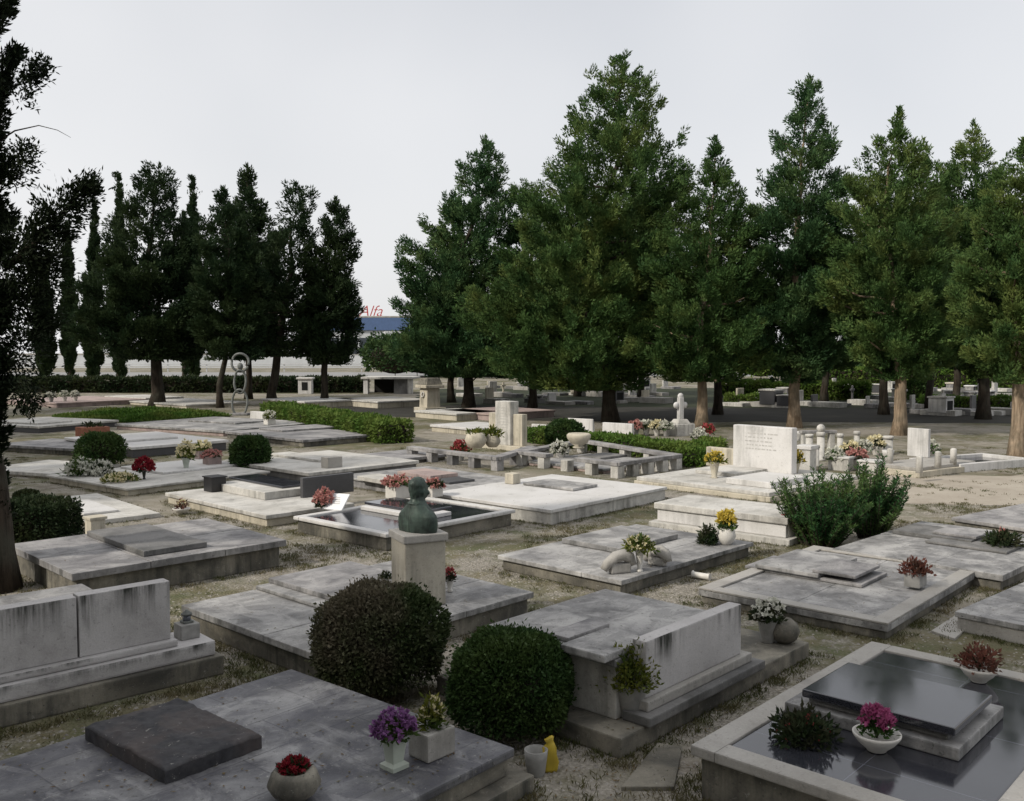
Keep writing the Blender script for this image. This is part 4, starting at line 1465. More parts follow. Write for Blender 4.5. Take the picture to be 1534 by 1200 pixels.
# on the ground by bush 2
p = at(803, 1160, 0)
o = thing('flower_pot', 'pale grey plastic flower pot on the ground below the green round shrub', 'pot', p)
MB().lathe([(.055, 0), (.06, .01), (.075, .12), (.08, .17), (.07, .17), (.06, .1), (.01, .09)], 18, cap=False).build('pot', M['pot_grey'], o)
p = at(819, 1158, 0)
o = thing('plastic_bag', 'crumpled yellow plastic bag beside the pale grey pot', 'bag', p + Vector((.02, .03, 0)))
bmb = MB().lathe([(.04, 0), (.052, .02), (.055, .07), (.05, .12), (.042, .16), (.028, .185), (.02, .20), (.03, .225), (.012, .235)], 22)
for v_ in bmb.bm.verts:
    q_ = v_.co * 38
    k_ = 1 + .22 * math.sin(q_.x * 1.7 + q_.z) * math.cos(q_.y * 1.3 - q_.z * .7)
    v_.co = Vector((v_.co.x * k_ * 1.15, v_.co.y * k_ * .8, v_.co.z * (1 + .05 * math.sin(q_.x * 2))))
bmb.build('bag', M['yellow'], o)
# on G5
plant('magenta flowers in a round shallow stone bowl on the black granite', 1313, 1124, .34, ('bowl', .29, .11, 'pot_white'), (.10, .10, 'leafg', 260, .045), (.095, .06, .10, 'f_pink', 55, .04), 4)
plant('dry reddish plant in a white bowl on the far corner of the black granite', 1466, 1021, .34, ('bowl', .27, .11, 'pot_white'), (.14, .17, 'leafb', 420, .05), None, 5)
plant('low dark bushy plant lying on the black granite', 1205, 1108, .34, None, (.20, .17, 'leafd', 1100, .05), (.17, .02, .14, 'f_dred', 12, .025), 6)
# on G4
plant('yellow-green spilling plant in a pale cone pot at the corner of the box tomb', 945, 1072, .15, ('cone', .27, .24, 'pot_grey'), (.19, .30, 'leafy', 1900, .042), None, 7, lean=(-.2, 0))
plant('brown withered plant in a dark pot left of the cone pot', 921, 1066, .15, ('cone', .2, .2, 'mossy'), (.13, .14, 'leafy', 300, .05), None, 8)
plant('white lilies with dark leaves in a planter at the far end of the headwall', 1150, 962, .15, ('cone', .2, .22, 'pot_grey'), (.15, .13, 'leafd', 420, .06), (.14, .03, .16, 'f_white', 22, .055), 9)
p = at(1180, 968, .15)
o = thing('ball_pot', 'round dusty grey stone ball pot at the far end of the headwall', 'pot', p + Vector((0, .1, .004)))
MB().lathe([(.06, 0), (.11, .04), (.135, .11), (.11, .18), (.06, .22), (.04, .21)], 20).build('pot', M['mossy'], o)
# on G6, G7, G10, G11
plant('dry red-brown plant in a square pot on the broad pale grave', 1371, 878, .187, ('box', .22, .15, 'pot_grey'), (.16, .15, 'leafb', 420, .06), None, 10)
plant('dark green wreath with a few buds on the overlapping tablets', 1502, 816, .24, None, (.22, .17, 'leafd', 800, .07), (.05, .1, .14, 'f_rose', 7, .04), 11, 'wreath')
plant('pale green and white bouquet in a slim vase among broken scroll stones', 958, 856, .2, ('vase', .13, .26, 'pot_white'), (.17, .17, 'leafy', 450, .065), (.15, .03, .15, 'f_cream', 26, .045), 12)
plant('yellow flowers in a white ball pot on the weathered grey grave', 1088, 815, .2, ('ball', .26, .22, 'pot_white'), (.12, .16, 'leafg', 300, .06), (.13, .08, .17, 'f_yellow', 46, .06), 13)
plant('dark green wreath leaning beside the white ball pot', 1060, 815, .2, None, (.13, .24, 'leafd', 700, .06), None, 14, 'wreath')
plant('dull red flowers in a white square box beside the white sarcophagus', 1178, 812, .0, ('box', .26, .30, 'pot_white'), (.14, .08, 'leafd', 200, .06), (.15, .0, .10, 'f_dred', 40, .05), 15)
# scroll stones on G10
for k, (px, py, s_, lb) in enumerate([(928, 860, 1.0, 'curled pale scroll stone left of the slim vase'), (985, 848, .85, 'broken pale scroll stone right of the slim vase')]):
    q = at(px, py, .2)
    o = thing('scroll_stone', lb, 'stone', q + Vector((0, .05, .003)), R(20 - 60 * k))
    mb = MB()
    pts = [(-.20 * s_, 0, .05), (-.15 * s_, 0, .12 * s_), (-.05 * s_, 0, .19 * s_), (.06 * s_, 0, .21 * s_), (.14 * s_, 0, .17 * s_), (.17 * s_, 0, .10 * s_), (.12 * s_, 0, .07)]
    mb.tube(pts, [.05, .06, .07, .075, .07, .06, .04], 10)
    mb.box(-.12 * s_, .14 * s_, -.05, .05, 0, .12 * s_, .02)
    mb.build('carved_stone', M['concrete'], o)
# fallen white tube
q = at(1050, 868, 0)
o = thing('fallen_vase', 'white cylindrical vase lying on its side on the grass between two grey graves', 'vase', q + Vector((0, 0, .045)), R(-35))
mb = MB().tube([(-.11, 0, 0), (-.09, 0, 0), (.10, 0, .0), (.12, 0, 0)], [.055, .04, .038, .05], 14)
mb.build('vase', M['pot_white'], o)
# on G3 behind bust
plant('small dark dried flowers at the left foot of the bust pedestal', 578, 880, .26, ('vase', .08, .10, 'black'), (.07, .07, 'leafd', 150, .04), None, 16)
plant('dark red flowers in a pale vase at the right foot of the bust pedestal', 674, 886, .26, ('vase', .10, .12, 'pot_white'), (.07, .1, 'leafd', 140, .04), (.05, .05, .09, 'f_dred', 12, .035), 17)
# on G14 / G15 / G20
plant('pink and red bouquet standing against the dark granite headboard', 486, 760, .26, None, (.13, .22, 'leafd', 260, .08), (.17, .08, .24, 'f_rose', 60, .065), 18, 'bouquet')
q = at(497, 764, .25)
o = thing('stone_plaque', 'white marble plaque leaning on the black slab below the pink bouquet', 'plaque', q, R(-22))
b1 = MB().box(-.19, .19, -.012, .012, 0, .34, .006).build('plate', M['paper'], o)
b1.rotation_euler = (R(-48), 0, 0)
b2 = MB().box(-.02, .02, .20, .24, 0, .2, .004).build('prop', M['paper'], o)
mb = MB()
for k in range(4):
    mb.box(-.10 + .01 * k, .10 - .015 * k, -.0135, -.0125, .12 + .04 * k, .135 + .04 * k, 0)
mb.build('worn_inscription', M['ink'], b1)

plant('pink roses in a white box planter beyond the bust, left side', 597, 746, .24, ('box', .36, .22, 'pot_white'), (.26, .12, 'leafg', 220, .09), (.30, .02, .16, 'f_rose', 48, .075), 19)
plant('faded pink roses in a white box planter beyond the bust, right side', 650, 744, .24, ('box', .26, .18, 'pot_white'), (.18, .1, 'leafd', 180, .08), (.18, .0, .14, 'f_rose', 26, .07), 20)
q = at(319, 737, .2)
o = thing('grave_lantern', 'square black lantern box at the corner of the stepped grave', 'lantern', q + Vector((0, .12, .003)), TH)
MB().box(-.15, .15, -.15, .15, 0, .26, .012).build('box', M['black'], o)
MB().box(-.17, .17, -.17, .17, .261, .285, .008).build('lid', M['black'], o)
plant('low dry flowers in a white dish before the stepped grave', 272, 770, 0, ('bowl', .30, .10, 'pot_white'), (.12, .16, 'leafb', 130, .06), (.08, .05, .1, 'f_cream', 10, .045), 21)
# on G16
plant('white flower wreath leaning beside the ball shrub', 122, 712, .16, None, (.34, .36, 'leafg', 420, .11), (.34, .06, .30, 'f_white', 80, .085), 22, 'wreath')
plant('white flower wreath with a bare wire rim, right of the ball shrub', 151, 712, .16, None, (.26, .30, 'leafd', 220, .10), (.28, .04, .27, 'f_white', 40, .085), 23, 'wreath')
plant('flat cream and brown flower spray lying on the pale slab', 179, 721, .16, None, (.34, .13, 'leafy', 260, .10), (.34, .02, .14, 'f_cream', 40, .08), 24, 'flower_spray')
plant('deep red roses standing on a thin vase on the pale slab', 216, 718, .16, ('vase', .10, .16, 'black'), (.17, .16, 'leafd', 160, .08), (.20, .05, .24, 'f_red', 60, .085), 25)
plant('yellow flowers in a pale vase at the back of the pale slab', 279, 704, .16, ('vase', .22, .28, 'pot_green'), (.18, .26, 'leafy', 260, .10), (.20, .06, .32, 'f_cream', 40, .08), 26)
plant('faded pink flowers in a pale box at the back of the pale slab', 318, 698, .16, ('box', .34, .22, 'pinkstone'), (.2, .1, 'leafd', 140, .09), (.24, .0, .16, 'f_rose', 30, .07), 27)
plant('peach flowers on a stone block left of the green ball shrub', 302, 690, .16, ('box', .26, .24, 'pinkstone'), (.2, .18, 'leafy', 160, .1), (.22, .06, .2, 'f_cream', 30, .08), 28)
# mid
plant('white and yellow flowers at the end of the low hedge', 404, 636, .2, ('box', .34, .2, 'pot_white'), (.22, .22, 'leafy', 160, .12), (.22, .04, .26, 'f_white', 24, .10), 29)
plant('green plant in a round cream urn beside the cream headstone', 738, 670, .34, ('ball', .42, .30, 'cream'), (.24, .22, 'leafy', 220, .11), None, 30)
plant('big round cream urn with grass left of the cream headstone', 713, 671, .34, ('ball', .58, .40, 'cream'), (.26, .10, 'leafy', 160, .10), None, 31)
plant('yellow flowers in a cream pot at the left edge of the big white grave', 1070, 716, .18, ('vase', .26, .34, 'cream'), (.2, .18, 'leafy', 180, .10), (.2, .03, .2, 'f_yellow', 26, .07), 32)
plant('yellow flowers in a cream pot at the foot of the big headstone', 1190, 708, .18, ('cone', .26, .22, 'cream'), (.2, .22, 'leafy', 160, .10), (.2, .06, .22, 'f_yellow', 30, .08), 33)
for k, (px, py, mt, lb) in enumerate([(952, 653, 'f_rose', 'dull pink flower bunch left of the white cross'), (968, 652, 'f_white', 'first white flower bunch left of the white cross'), (984, 653, 'f_cream', 'cream flower bunch between two white ones'),
                                     (998, 654, 'f_white', 'white flower bunch beside the white cross pedestal'), (1048, 668, 'f_white', 'white flowers in front of the slim leaning trunk'),
                                     (1060, 660, 'f_dred', 'dull red flowers in front of the slim leaning trunk'), (1272, 692, 'f_cream', 'cream flowers between the slim pale posts'),
                                     (1292, 690, 'f_white', 'white flowers behind the leafy bush'), (1312, 682, 'f_cream', 'cream flowers at the foot of the thick round post'), (1250, 704, 'f_white', 'white flowers above the leafy bush, left side'),
                                     (1283, 704, 'f_rose', 'rosy flowers above the leafy bush'), (1394, 690, 'f_white', 'white flowers beside the white stele'), (77, 602, 'f_white', 'left white flower bunch on the pinkish bed'),
                                     (97, 601, 'f_white', 'middle white flower bunch on the pinkish bed'), (113, 601, 'f_white', 'right white flower bunch on the pinkish bed'), (690, 690, 'f_dred', 'dull red flowers inside the low grey rail'),
                                     (838, 692, 'f_white', 'white flowers inside the stone railing')]):
    plant(lb, px, py, .0 if px > 120 else .25, ('cone', .26, .24, 'pot_white' if k % 3 else 'pot_grey'), (.22, .22, 'leafg' if k % 2 else 'leafd', 140, .11), (.24, .03, .26, mt, 30, .10), 50 + k)
plant('reddish planter with cream pot behind the ball shrub on the left', 139, 654, .2, ('box', .8, .3, 'pot_red'), (.3, .14, 'leafd', 120, .12), None, 80)

# ------------------------------------------------------------------ background graves under the right-hand trees
rr = random.Random(99)
GB = 'small graves far back under the right-hand trees'
spots = []
for (py, x0, x1, n) in [(578, 1150, 1540, 9), (588, 1090, 1545, 13), (598, 1085, 1545, 13), (609, 1085, 1545, 12), (620, 1375, 1545, 5), (600, 1560, 1640, 3),
                        (583, 690, 1010, 8), (594, 690, 1010, 7), (604, 730, 1010, 5)]:
    n = int(n * 1.45)
    for i in range(n):
        spots.append((x0 + (x1 - x0) * (i + rr.uniform(.15, .85)) / n, py + rr.uniform(-2.5, 2.5), py))
TRK = [(702, 'the lopsided cypress'), (915, 'the tallest cypress'), (1050, 'the slim leaning trunk'), (1190, 'the tiered cypress'), (1347, 'the pale forked trunk'), (1473, 'the thin-spired cypress'), (1523, 'the trunk at the right edge')]


def near_trunk(px):
    x_, nm = min(TRK, key=lambda t: abs(t[0] - px))
    return ('left of ' if px < x_ - 12 else 'right of ' if px > x_ + 12 else 'straight behind ') + nm


for i, (px, py, row) in enumerate(spots):
    p = at(px, py, 0)
    side = 'right-hand' if px > 1050 else 'central'
    sty = rr.choice(['head', 'head', 'slab', 'cross', 'bench', 'vault'])
    mt = rr.choice(['white', 'white2', 'cream', 'grey', 'darkgrey', 'white2'])
    desc = {'head': 'small upright headstone', 'slab': 'low slab grave', 'cross': 'small stone cross', 'bench': 'block grave on short legs', 'vault': 'small boxy dark-fronted tomb'}[sty]
    cw = {'white': 'white', 'white2': 'off-white', 'cream': 'cream', 'grey': 'grey', 'darkgrey': 'dark grey'}[mt] if sty != 'slab' else 'plain'
    o = thing('small_grave', desc.replace('small', 'small ' + cw).replace('low', 'low ' + cw).replace('block grave', cw + ' block grave', 1 if sty == 'bench' else 0) + ' far back, ' + near_trunk(px), 'grave', p, TH + rr.uniform(-.1, .1), GB)
    L_ = rr.uniform(1.6, 2.2)
    gs_ = rr.uniform(.6, .85)
    o.scale = (gs_, gs_, gs_)
    MB().box(-.55, .55, -L_ / 2, L_ / 2, 0, rr.uniform(.2, .4), .02).build('slab', M[rr.choice(['grey', 'concrete', 'white2', 'greydark'])], o)
    zb = .18
    if sty == 'head':
        MB().box(-.40, .40, L_ / 2 - .22, L_ / 2 - .08, zb, rr.uniform(.8, 1.25), .03).build('headstone', M[mt], o)
    elif sty == 'cross':
        MB().box(-.07, .07, L_ / 2 - .2, L_ / 2 - .08, zb, 1.35, .01).build('shaft', M[mt], o)
        MB().box(-.28, .28, L_ / 2 - .205, L_ / 2 - .075, 1.0, 1.13, .01).build('cross_arm', M[mt], o)
    elif sty == 'bench':
        MB().box(-.6, .6, -.5, .5, .62, .74, .02).build('top_slab', M[mt], o)
        for sx in (-.45, .45):
            MB().box(sx - .08, sx + .08, -.4, .4, zb, .618, .01).build('leg', M['grey'], o)
    elif sty == 'vault':
        MB().box(-.6, .6, -.5, .5, zb, 1.0, .02).build('body', M[mt], o)
        MB().box(-.42, .42, -.512, -.49, .3, .85, 0).build('front_panel', M['voidd'], o)
        MB().box(-.66, .66, -.56, .56, 1.001, 1.1, .02).build('lid', M['white2'], o)

# burial vault with dark opening behind the left row
p = at(583, 590, 0)
o = thing('burial_vault', 'low white-framed vault with a dark opening behind the pointed cypress', 'vault', p, R(-3))
MB().box(-1.7, -1.4, -.3, .3, 0, 1.0, .02).build('pillar', M['white'], o)
MB().box(1.3, 1.6, -.3, .3, 0, 1.0, .02).build('pillar', M['white2'], o)
MB().box(-1.85, 1.75, -.4, 2.6, 1.002, 1.15, .03).build('roof', M['white2'], o)
MB().box(-1.398, 1.298, 1.9, 2.1, 0, 1.0, 0).build('back_wall', M['voidd'], o)
MB().box(.35, 1.298, -.1, .1, 0, 1.0, 0).build('side_panel', M['greydark'], o)
p = at(458, 590, 0)
o = thing('small_shrine', 'small white shrine against the tall dark hedge', 'shrine', p, 0)
MB().box(-.45, .45, -.3, .3, 0, 1.0, .02).build('body', M['white'], o)
MB().box(-.2, .2, -.312, -.29, .25, .8, 0).build('niche', M['voidd'], o)
MB().box(-.55, .55, -.4, .4, 1.001, 1.12, .02).build('roof', M['white'], o)

# guard rail and road far away
p = Vector((-30, 135, 0))
o = thing('guard_rail', 'long pale guard rail along the road behind the cemetery', 'guard rail', p)
mb = MB()
for zz in (.55, 1.05):
    mb.box(-60, 75, -.06, .06, zz, zz + .2, .02)
mb.build('rail', M['steel'], o)
for k in range(24):
    MB().box(-59 + k * 5.6, -58.85 + k * 5.6, .07, .2, 0, 1.3, 0).build('post', M['steel'], o)
# long wall behind the road
o = thing('boundary_wall', 'long pale wall on the far side of the road', 'wall', (-10, 190, 0))
MB().box(-110, 110, 0, .4, 0, 2.3, .02).build('wall', M['bwall'], o)
MB().box(-110, 110, -.06, .46, 2.301, 2.45, .02).build('coping', M['concrete'], o)

# showroom with red sign far away
o = thing('showroom', 'distant flat building with blue band and red roof sign, in the gap of sky', 'building', (-29.5, 205, 0))
W_ = 26
MB().box(-W_ / 2, W_ / 2, 0, 16, 0, 7.6, .02).build('wall', M['bwall'], o)
MB().box(-W_ / 2 - .4, W_ / 2 + .4, -.5, 16.4, 7.61, 10.4, .05).build('fascia', M['blue'], o)
MB().box(-W_ / 2 - .5, W_ / 2 + .5, -.55, 16.5, 10.41, 10.75, .02).build('roof', M['concrete'], o)
for k in range(6):
    f_ = MB().box(-W_ / 2 + 1 + k * 4.1, -W_ / 2 + 4.6 + k * 4.1, -.06, .05, 1.0, 6.0, 0).build('window', M['window'], o)
tc = bpy.data.curves.new('sign', 'FONT')
tc.body = 'Alfa'
tc.size = 3.3
tc.extrude = .08
tc.offset = -.03
tc.shear = .35
tc.align_x = 'CENTER'
tmp = bpy.data.objects.new('sign', tc)
col.objects.link(tmp)
dg = bpy.context.evaluated_depsgraph_get()
me = bpy.data.meshes.new_from_object(tmp.evaluated_get(dg))
bpy.data.objects.remove(tmp)
sg = link('roof_sign', me, M['redsign'], o)
sg.rotation_euler = (math.pi / 2, 0, 0)
sg.location = (-1.4, -.3, 10.76)

# far houses on the right
for k, (px, Y_, w_, h_, lb) in enumerate([(1262, 118, 9, 5.2, 'white house glimpsed between the tiered cypress and the forked trunk'), (1480, 125, 12, 4.2, 'pale house beyond the graves at the far right'), (640, 160, 14, 4.0, 'low pale building behind the lopsided cypress'), (1010, 150, 12, 4.5, 'pale building far behind the white cross')]):
    x_ = (px - CX) / F_PX * Y_
    o = thing('house', lb, 'house', (x_, Y_, 0), .1 * k, 'houses beyond the cemetery')
    MB().box(-w_ / 2, w_ / 2, 0, 7, 0, h_ * .8, .02).build('wall', M['bwall'], o)
    MB().prism([(-w_ / 2 - .4, 0), (w_ / 2 + .4, 0), (0, h_ * .35)], -7.4, .4, 0).build('roof', M['orange'], o).rotation_euler = (math.pi / 2, 0, 0)
    o.children[-1].location = (0, 0, h_ * .8 + .005)
    for j in range(3):
        MB().box(-w_ / 2 + .8 + j * w_ / 3.2, -w_ / 2 + 1.9 + j * w_ / 3.2, -.05, .06, h_ * .25, h_ * .6, 0).build('window', M['window'], o)
# far shrubs on the right to close the view between the trunks
rr = random.Random(5)
for k in range(15):
    px = 620 + k * 66 + rr.uniform(-20, 20)
    Y_ = rr.uniform(88, 118)
    o = thing('background_shrub', 'broad dark green shrub beyond the back graves, ' + near_trunk(px), 'shrub', ((px - CX) / F_PX * Y_, Y_, 0), 0, 'shrubs beyond the graves')
    w_, h_ = rr.uniform(2.0, 3.6), rr.uniform(2.2, 4.4)
    leafy('foliage', 700 + k, 'dome', (w_, w_ * .8, h_), 2600, .42, rr.choice(['hedge', 'cyp2', 'cyp4', 'box2']), o, .12, .6)
    core(o, 'dome', (w_, w_ * .8, h_), 'barkd')

for k, (px, w_, h_) in enumerate([(592, 3.4, 4.5), (636, 3.0, 4.2)]):
    o = thing('background_shrub', ['dark shrub right below the blue building at the edge of the gap', 'dark shrub hidden behind the low leaning cypress'][k], 'shrub', ((px - CX) / F_PX * 104, 104 + k, 0), 0, 'shrubs beyond the graves')
    leafy('foliage', 760 + k, 'dome', (w_, w_ * .8, h_), 4600, .40, 'cyp2', o, .30, .8)
    core(o, 'dome', (w_, w_ * .8, h_), 'barkd')

# ------------------------------------------------------------------ ground
m = NT('gravel_and_dry_grass')
tc = m.n('ShaderNodeTexCoord').outputs['Object']
vo = m.n('ShaderNodeTexVoronoi')
vo.inputs['Scale'].default_value = 34
m.l(tc, vo.inputs['Vector'])
peb = m.mixc(m.ramp(vo.outputs['Distance'], .1, .6), (.36, .335, .295), (.16, .148, .122))
hue = m.n('ShaderNodeSeparateColor')
m.l(vo.outputs['Color'], hue.inputs[0])
peb = m.mixc(m.ramp(hue.outputs[0], .2, 1, 0, .55), peb, (.40, .37, .33))
big = m.noise(tc, .35, 6, .6)
fine = m.noise(tc, 3.2, 7, .65)
mix = m.math('ADD', m.math('MULTIPLY', big, .55), m.math('MULTIPLY', fine, .45))
gr = m.mixc(m.ramp(m.noise(tc, 1.7, 5), .4, .62), (.135, .12, .068), (.078, .092, .042))
gr = m.mixc(m.ramp(m.noise(tc, 45, 3), .3, .7, 0, .6), gr, (.18, .165, .12))
base = m.mixc(m.ramp(mix, .45, .545), peb, gr)
sand = m.mixc(m.ramp(fine, .35, .65), (.36, .33, .285), (.27, .245, .21))
base = m.mixc(m.ramp(m.noise(tc, .22, 4), .5, .6), base, m.mixc(.6, base, sand))
dirt = m.noise(tc, .9, 6, .7)
base = m.mixc(m.ramp(dirt, .56, .7, 0, .7), base, (.095, .078, .055))
h = m.math('ADD', vo.outputs['Distance'], m.math('MULTIPLY', fine, 1.5))
m.bsdf(base, .95, .1, h, .6, .03)
mb = MB()
vs = [mb.bm.verts.new(p) for p in ((-1500, -600, 0), (1500, -600, 0), (1500, 2500, 0), (-1500, 2500, 0))]
mb.bm.faces.new(vs)
gnd = mb.build('ground', m.m)
gnd['kind'] = 'structure'


def strip(name, pts, z, mat):
    mb = MB()
    q_ = []
    for a_, b_ in zip(pts, pts[1:] + pts[:1]):
        L_ = math.hypot(b_[0] - a_[0], b_[1] - a_[1])
        n_ = max(2, int(L_ / .7)) if L_ < 200 else 2
        for i in range(n_):
            t = i / n_
            x, y = a_[0] + (b_[0] - a_[0]) * t, a_[1] + (b_[1] - a_[1]) * t
            k_ = .55 if n_ > 2 else 0
            q_.append((x + k_ * mnoise.noise(Vector((x * .7, y * .7, 1))) + k_ * .4 * mnoise.noise(Vector((x * 2.3, y * 2.3, 4))), y + k_ * mnoise.noise(Vector((x * .7, y * .7, 8))) + k_ * .4 * mnoise.noise(Vector((x * 2.3, y * 2.3, 2)))))
    mb.bm.faces.new([mb.bm.verts.new((p[0], p[1], z)) for p in q_])
    o = mb.build(name, mat)
    o['kind'] = 'structure'
    return o


def groundmat(name, c1, c2, sc_=2.0, bs=40):
    m = NT(name)
    tc = m.n('ShaderNodeTexCoord').outputs['Object']
    n1 = m.noise(tc, sc_, 7, .65)
    n2 = m.noise(tc, bs, 3)
    c = m.mixc(m.ramp(n1, .36, .64), c1, c2)
    c = m.mixc(m.ramp(n2, .3, .7, 0, .4), c, tuple(x * .6 for x in c1))
    m.bsdf(c, .92, .15, n2, .4, .02)
    return m.m


strip('road', [(-220, 110), (160, 110), (160, 132), (-220, 132)], .004, groundmat('pale_asphalt', (.30, .30, .30), (.24, .24, .24), .2, 8))
strip('path', [(-9, 43.5), (-2, 38.6), (16, 37.0), (60, 33.5), (60, 43), (-9, 52)], .004, groundmat('asphalt_with_painted_shade', (.052, .05, .044), (.034, .034, .03), .8, 20))  # asphalt coloured near black: the deep tree shade is painted into it
strip('back_shade_ground', [(-6, 49.5), (60, 41.2), (100, 80), (-6, 72)], .008, groundmat('green_earth_with_painted_shade', (.042, .050, .028), (.028, .034, .02), .5, 12))  # green-brown ground, its colour darkened to stand in for shade under the trees
q = at(1420, 738, 0)
strip('gravel_path', [(q.x - 1.9, q.y - 1.3), (q.x + 9, q.y - 1.9), (q.x + 9, q.y + 2.5), (q.x - 1.2, q.y + 2.6)], .004, groundmat('pale_sandy_gravel', (.42, .38, .32), (.33, .29, .24), 1.2, 30))
pv = [at(930, 1185, 0), at(1010, 1185, 0), at(1022, 1125, 0), at(985, 1118, 0)]
o = MB().prism([(p.x, p.y) for p in pv], -.05, .03, .008).build('paving_slab', M['mossy'])
tag(o, 'worn concrete paving slab beside the white kerb in the foreground', 'paving slab')
pv = [at(1395, 948, 0), at(1430, 960, 0), at(1478, 918, 0), at(1450, 912, 0)]
o = MB().prism([(p.x, p.y) for p in pv], -.05, .025, .008).build('paving_slab', M['concrete'])
tag(o, 'narrow pale paving strip between the right-hand graves', 'paving slab')


def in_grave(x, y, pad=0.0):
    for (cx_, cy_, t, a, b) in FOOT:
        dx, dy = x - cx_, y - cy_
        u = dx * math.cos(t) + dy * math.sin(t)
        w_ = -dx * math.sin(t) + dy * math.cos(t)
        if abs(u) < a + pad and abs(w_) < b + pad:
            return True
    return False


# grass tufts, thicker along the feet of the graves
rr = random.Random(77)
rng = np.random.default_rng(77)
P = []
tries = 0
while len(P) < 8000 and tries < 90000:
    tries += 1
    y = 5.4 + 22 * rr.random() ** 1.5
    x = rr.uniform(-.56, .56) * y * 1.05
    if in_grave(x, y, -.02):
        continue
    near = in_grave(x, y, .14)
    n_ = mnoise.noise(Vector((x * .55, y * .55, 3.3))) + .5 * mnoise.noise(Vector((x * 2.1, y * 2.1, 1.3)))
    if near and rr.random() < .8 or n_ > .28 or rr.random() < .035:
        P.append((x, y, 0))
P = np.array(P, float)
k = 14
PP = np.repeat(P, k, 0) + np.concatenate([rng.normal(size=(len(P) * k, 2)) * .035, np.zeros((len(P) * k, 1))], 1)
D = np.concatenate([rng.normal(size=(len(PP), 2)) * .6, np.ones((len(PP), 1))], 1)
go = link('grass', np_mesh('grass', leaf_quads(rng, PP, D, .045, .008), 4), M['grass'])
tag(go, 'short dry grass tufts along the grave edges', 'grass', kind='stuff')
# fallen needles and leaves, on the ground and on the slabs
P, Z = [], []
while len(P) < 5200:
    y = 5.2 + 15 * rr.random() ** 1.4
    x = rr.uniform(-.56, .56) * y * 1.05
    z = .012
    inside = in_grave(x, y, 0)
    if inside:
        if rr.random() < .72:
            continue
        z = None
        for (cx_, cy_, t, a, b, h_) in TOPS:
            if (cx_, cy_) in ((g5.c.x, g5.c.y), (g14.c.x, g14.c.y)):
                continue
            dx, dy = x - cx_, y - cy_
            if abs(dx * math.cos(t) + dy * math.sin(t)) < a - .05 and abs(-dx * math.sin(t) + dy * math.cos(t)) < b - .05:
                z = h_ + .006
        if z is None:
            continue
    P.append((x, y, z))
P = np.array(P)
D = np.concatenate([rng.normal(size=(len(P), 2)), rng.normal(size=(len(P), 1)) * .08], 1)
lt = link('leaf_litter', np_mesh('leaf_litter', leaf_quads(rng, P, D, .032, .012, np.tile(np.array([0, 0, 3.0]), (len(P), 1))), 4), leafmat('fallen_brown_leaves', (.085, .055, .03), (.17, .115, .06), (.11, .10, .05), 3, 0))
tag(lt, 'fallen brown needles and leaves scattered on slabs and gravel', 'leaf litter', kind='stuff')
# pebbles
P = []
while len(P) < 9000:
    y = 5.2 + 12 * rr.random() ** 1.3
    x = rr.uniform(-.56, .56) * y * 1.05
    if not in_grave(x, y, 0):
        P.append((x, y))
octv = np.array([(1, 0, 0), (0, 1, 0), (-1, 0, 0), (0, -1, 0), (0, 0, 1)], float)
tri = np.array([(0, 1, 4), (1, 2, 4), (2, 3, 4), (3, 0, 4)])
P = np.array(P)
s_ = rng.uniform(.006, .019, (len(P), 1, 1)) * np.array([1, 1, .7])
an = rng.uniform(0, 6.28, len(P))
vv = octv[None] * s_ * rng.uniform(.7, 1.3, (len(P), 5, 1))
vx = vv[..., 0] * np.cos(an)[:, None] - vv[..., 1] * np.sin(an)[:, None] + P[:, 0:1]
vy = vv[..., 0] * np.sin(an)[:, None] + vv[..., 1] * np.cos(an)[:, None] + P[:, 1:2]
W = np.stack([vx, vy, vv[..., 2]], -1)[:, tri].reshape(-1, 3, 3)
po = link('pebbles', np_mesh('pebbles', W, 3), plain('pebble_stone', (.36, .335, .30), .9, .2, .5, 4))
tag(po, 'loose pale pebbles of the gravel ground', 'gravel', kind='stuff')

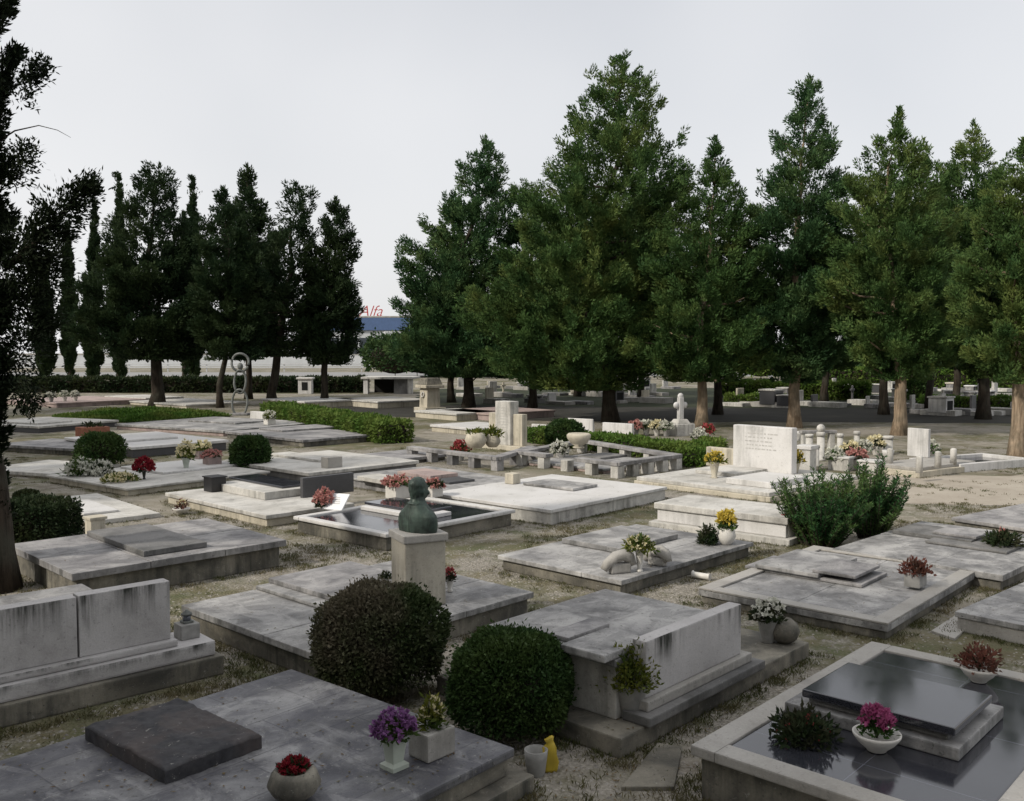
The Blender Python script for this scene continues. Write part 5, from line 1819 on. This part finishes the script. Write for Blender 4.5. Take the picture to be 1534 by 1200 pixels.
# ------------------------------------------------------------------ light
SUN_AZ, SUN_EL = R(-122), R(36)         # azimuth from +Y, clockwise positive
ts = Vector((math.sin(SUN_AZ) * math.cos(SUN_EL), math.cos(SUN_AZ) * math.cos(SUN_EL), math.sin(SUN_EL)))
sd = bpy.data.lights.new('sun', 'SUN')
sd.energy = 3.2
sd.angle = R(3)
sd.color = (1.0, .93, .82)
so = bpy.data.objects.new('sun', sd)
col.objects.link(so)
so.rotation_euler = ts.to_track_quat('Z', 'Y').to_euler()
so.location = (-20, -20, 30)

w = bpy.data.worlds.new('World')
sc.world = w
w.use_nodes = True
nt = w.node_tree
nt.nodes.clear()
wo = nt.nodes.new('ShaderNodeOutputWorld')
bg = nt.nodes.new('ShaderNodeBackground')
bg.inputs['Strength'].default_value = .1
sky = nt.nodes.new('ShaderNodeTexSky')
sky.sky_type = 'NISHITA'
sky.sun_disc = False
sky.sun_elevation = SUN_EL
sky.sun_rotation = SUN_AZ
sky.dust_density = 4.0
sky.air_density = 1.0
# thin white overcast over the blue, a little thinner towards the upper right
tc = nt.nodes.new('ShaderNodeTexCoord')
nz = nt.nodes.new('ShaderNodeTexNoise')
nz.inputs['Scale'].default_value = 1.6
nz.inputs['Detail'].default_value = 4
nz.inputs['Roughness'].default_value = .4
nt.links.new(tc.outputs['Generated'], nz.inputs['Vector'])
mr = nt.nodes.new('ShaderNodeMapRange')
mr.inputs[1].default_value = .35
mr.inputs[2].default_value = .7
mr.inputs[3].default_value = .95
mr.inputs[4].default_value = .66
nt.links.new(nz.outputs['Fac'], mr.inputs[0])
mx = nt.nodes.new('ShaderNodeMix')
mx.data_type = 'RGBA'
nt.links.new(mr.outputs[0], mx.inputs[0])
nt.links.new(sky.outputs[0], mx.inputs[6])
mx.inputs[7].default_value = (9.55, 9.55, 9.65, 1)
nt.links.new(mx.outputs[2], bg.inputs['Color'])
nt.links.new(bg.outputs[0], wo.inputs[0])

sc.view_settings.view_transform = 'Standard'
sc.view_settings.look = 'None'
sc.view_settings.exposure = 0
sc.view_settings.gamma = 1
sc.cycles.max_bounces = 6
sc.cycles.diffuse_bounces = 3
sc.cycles.transmission_bounces = 2
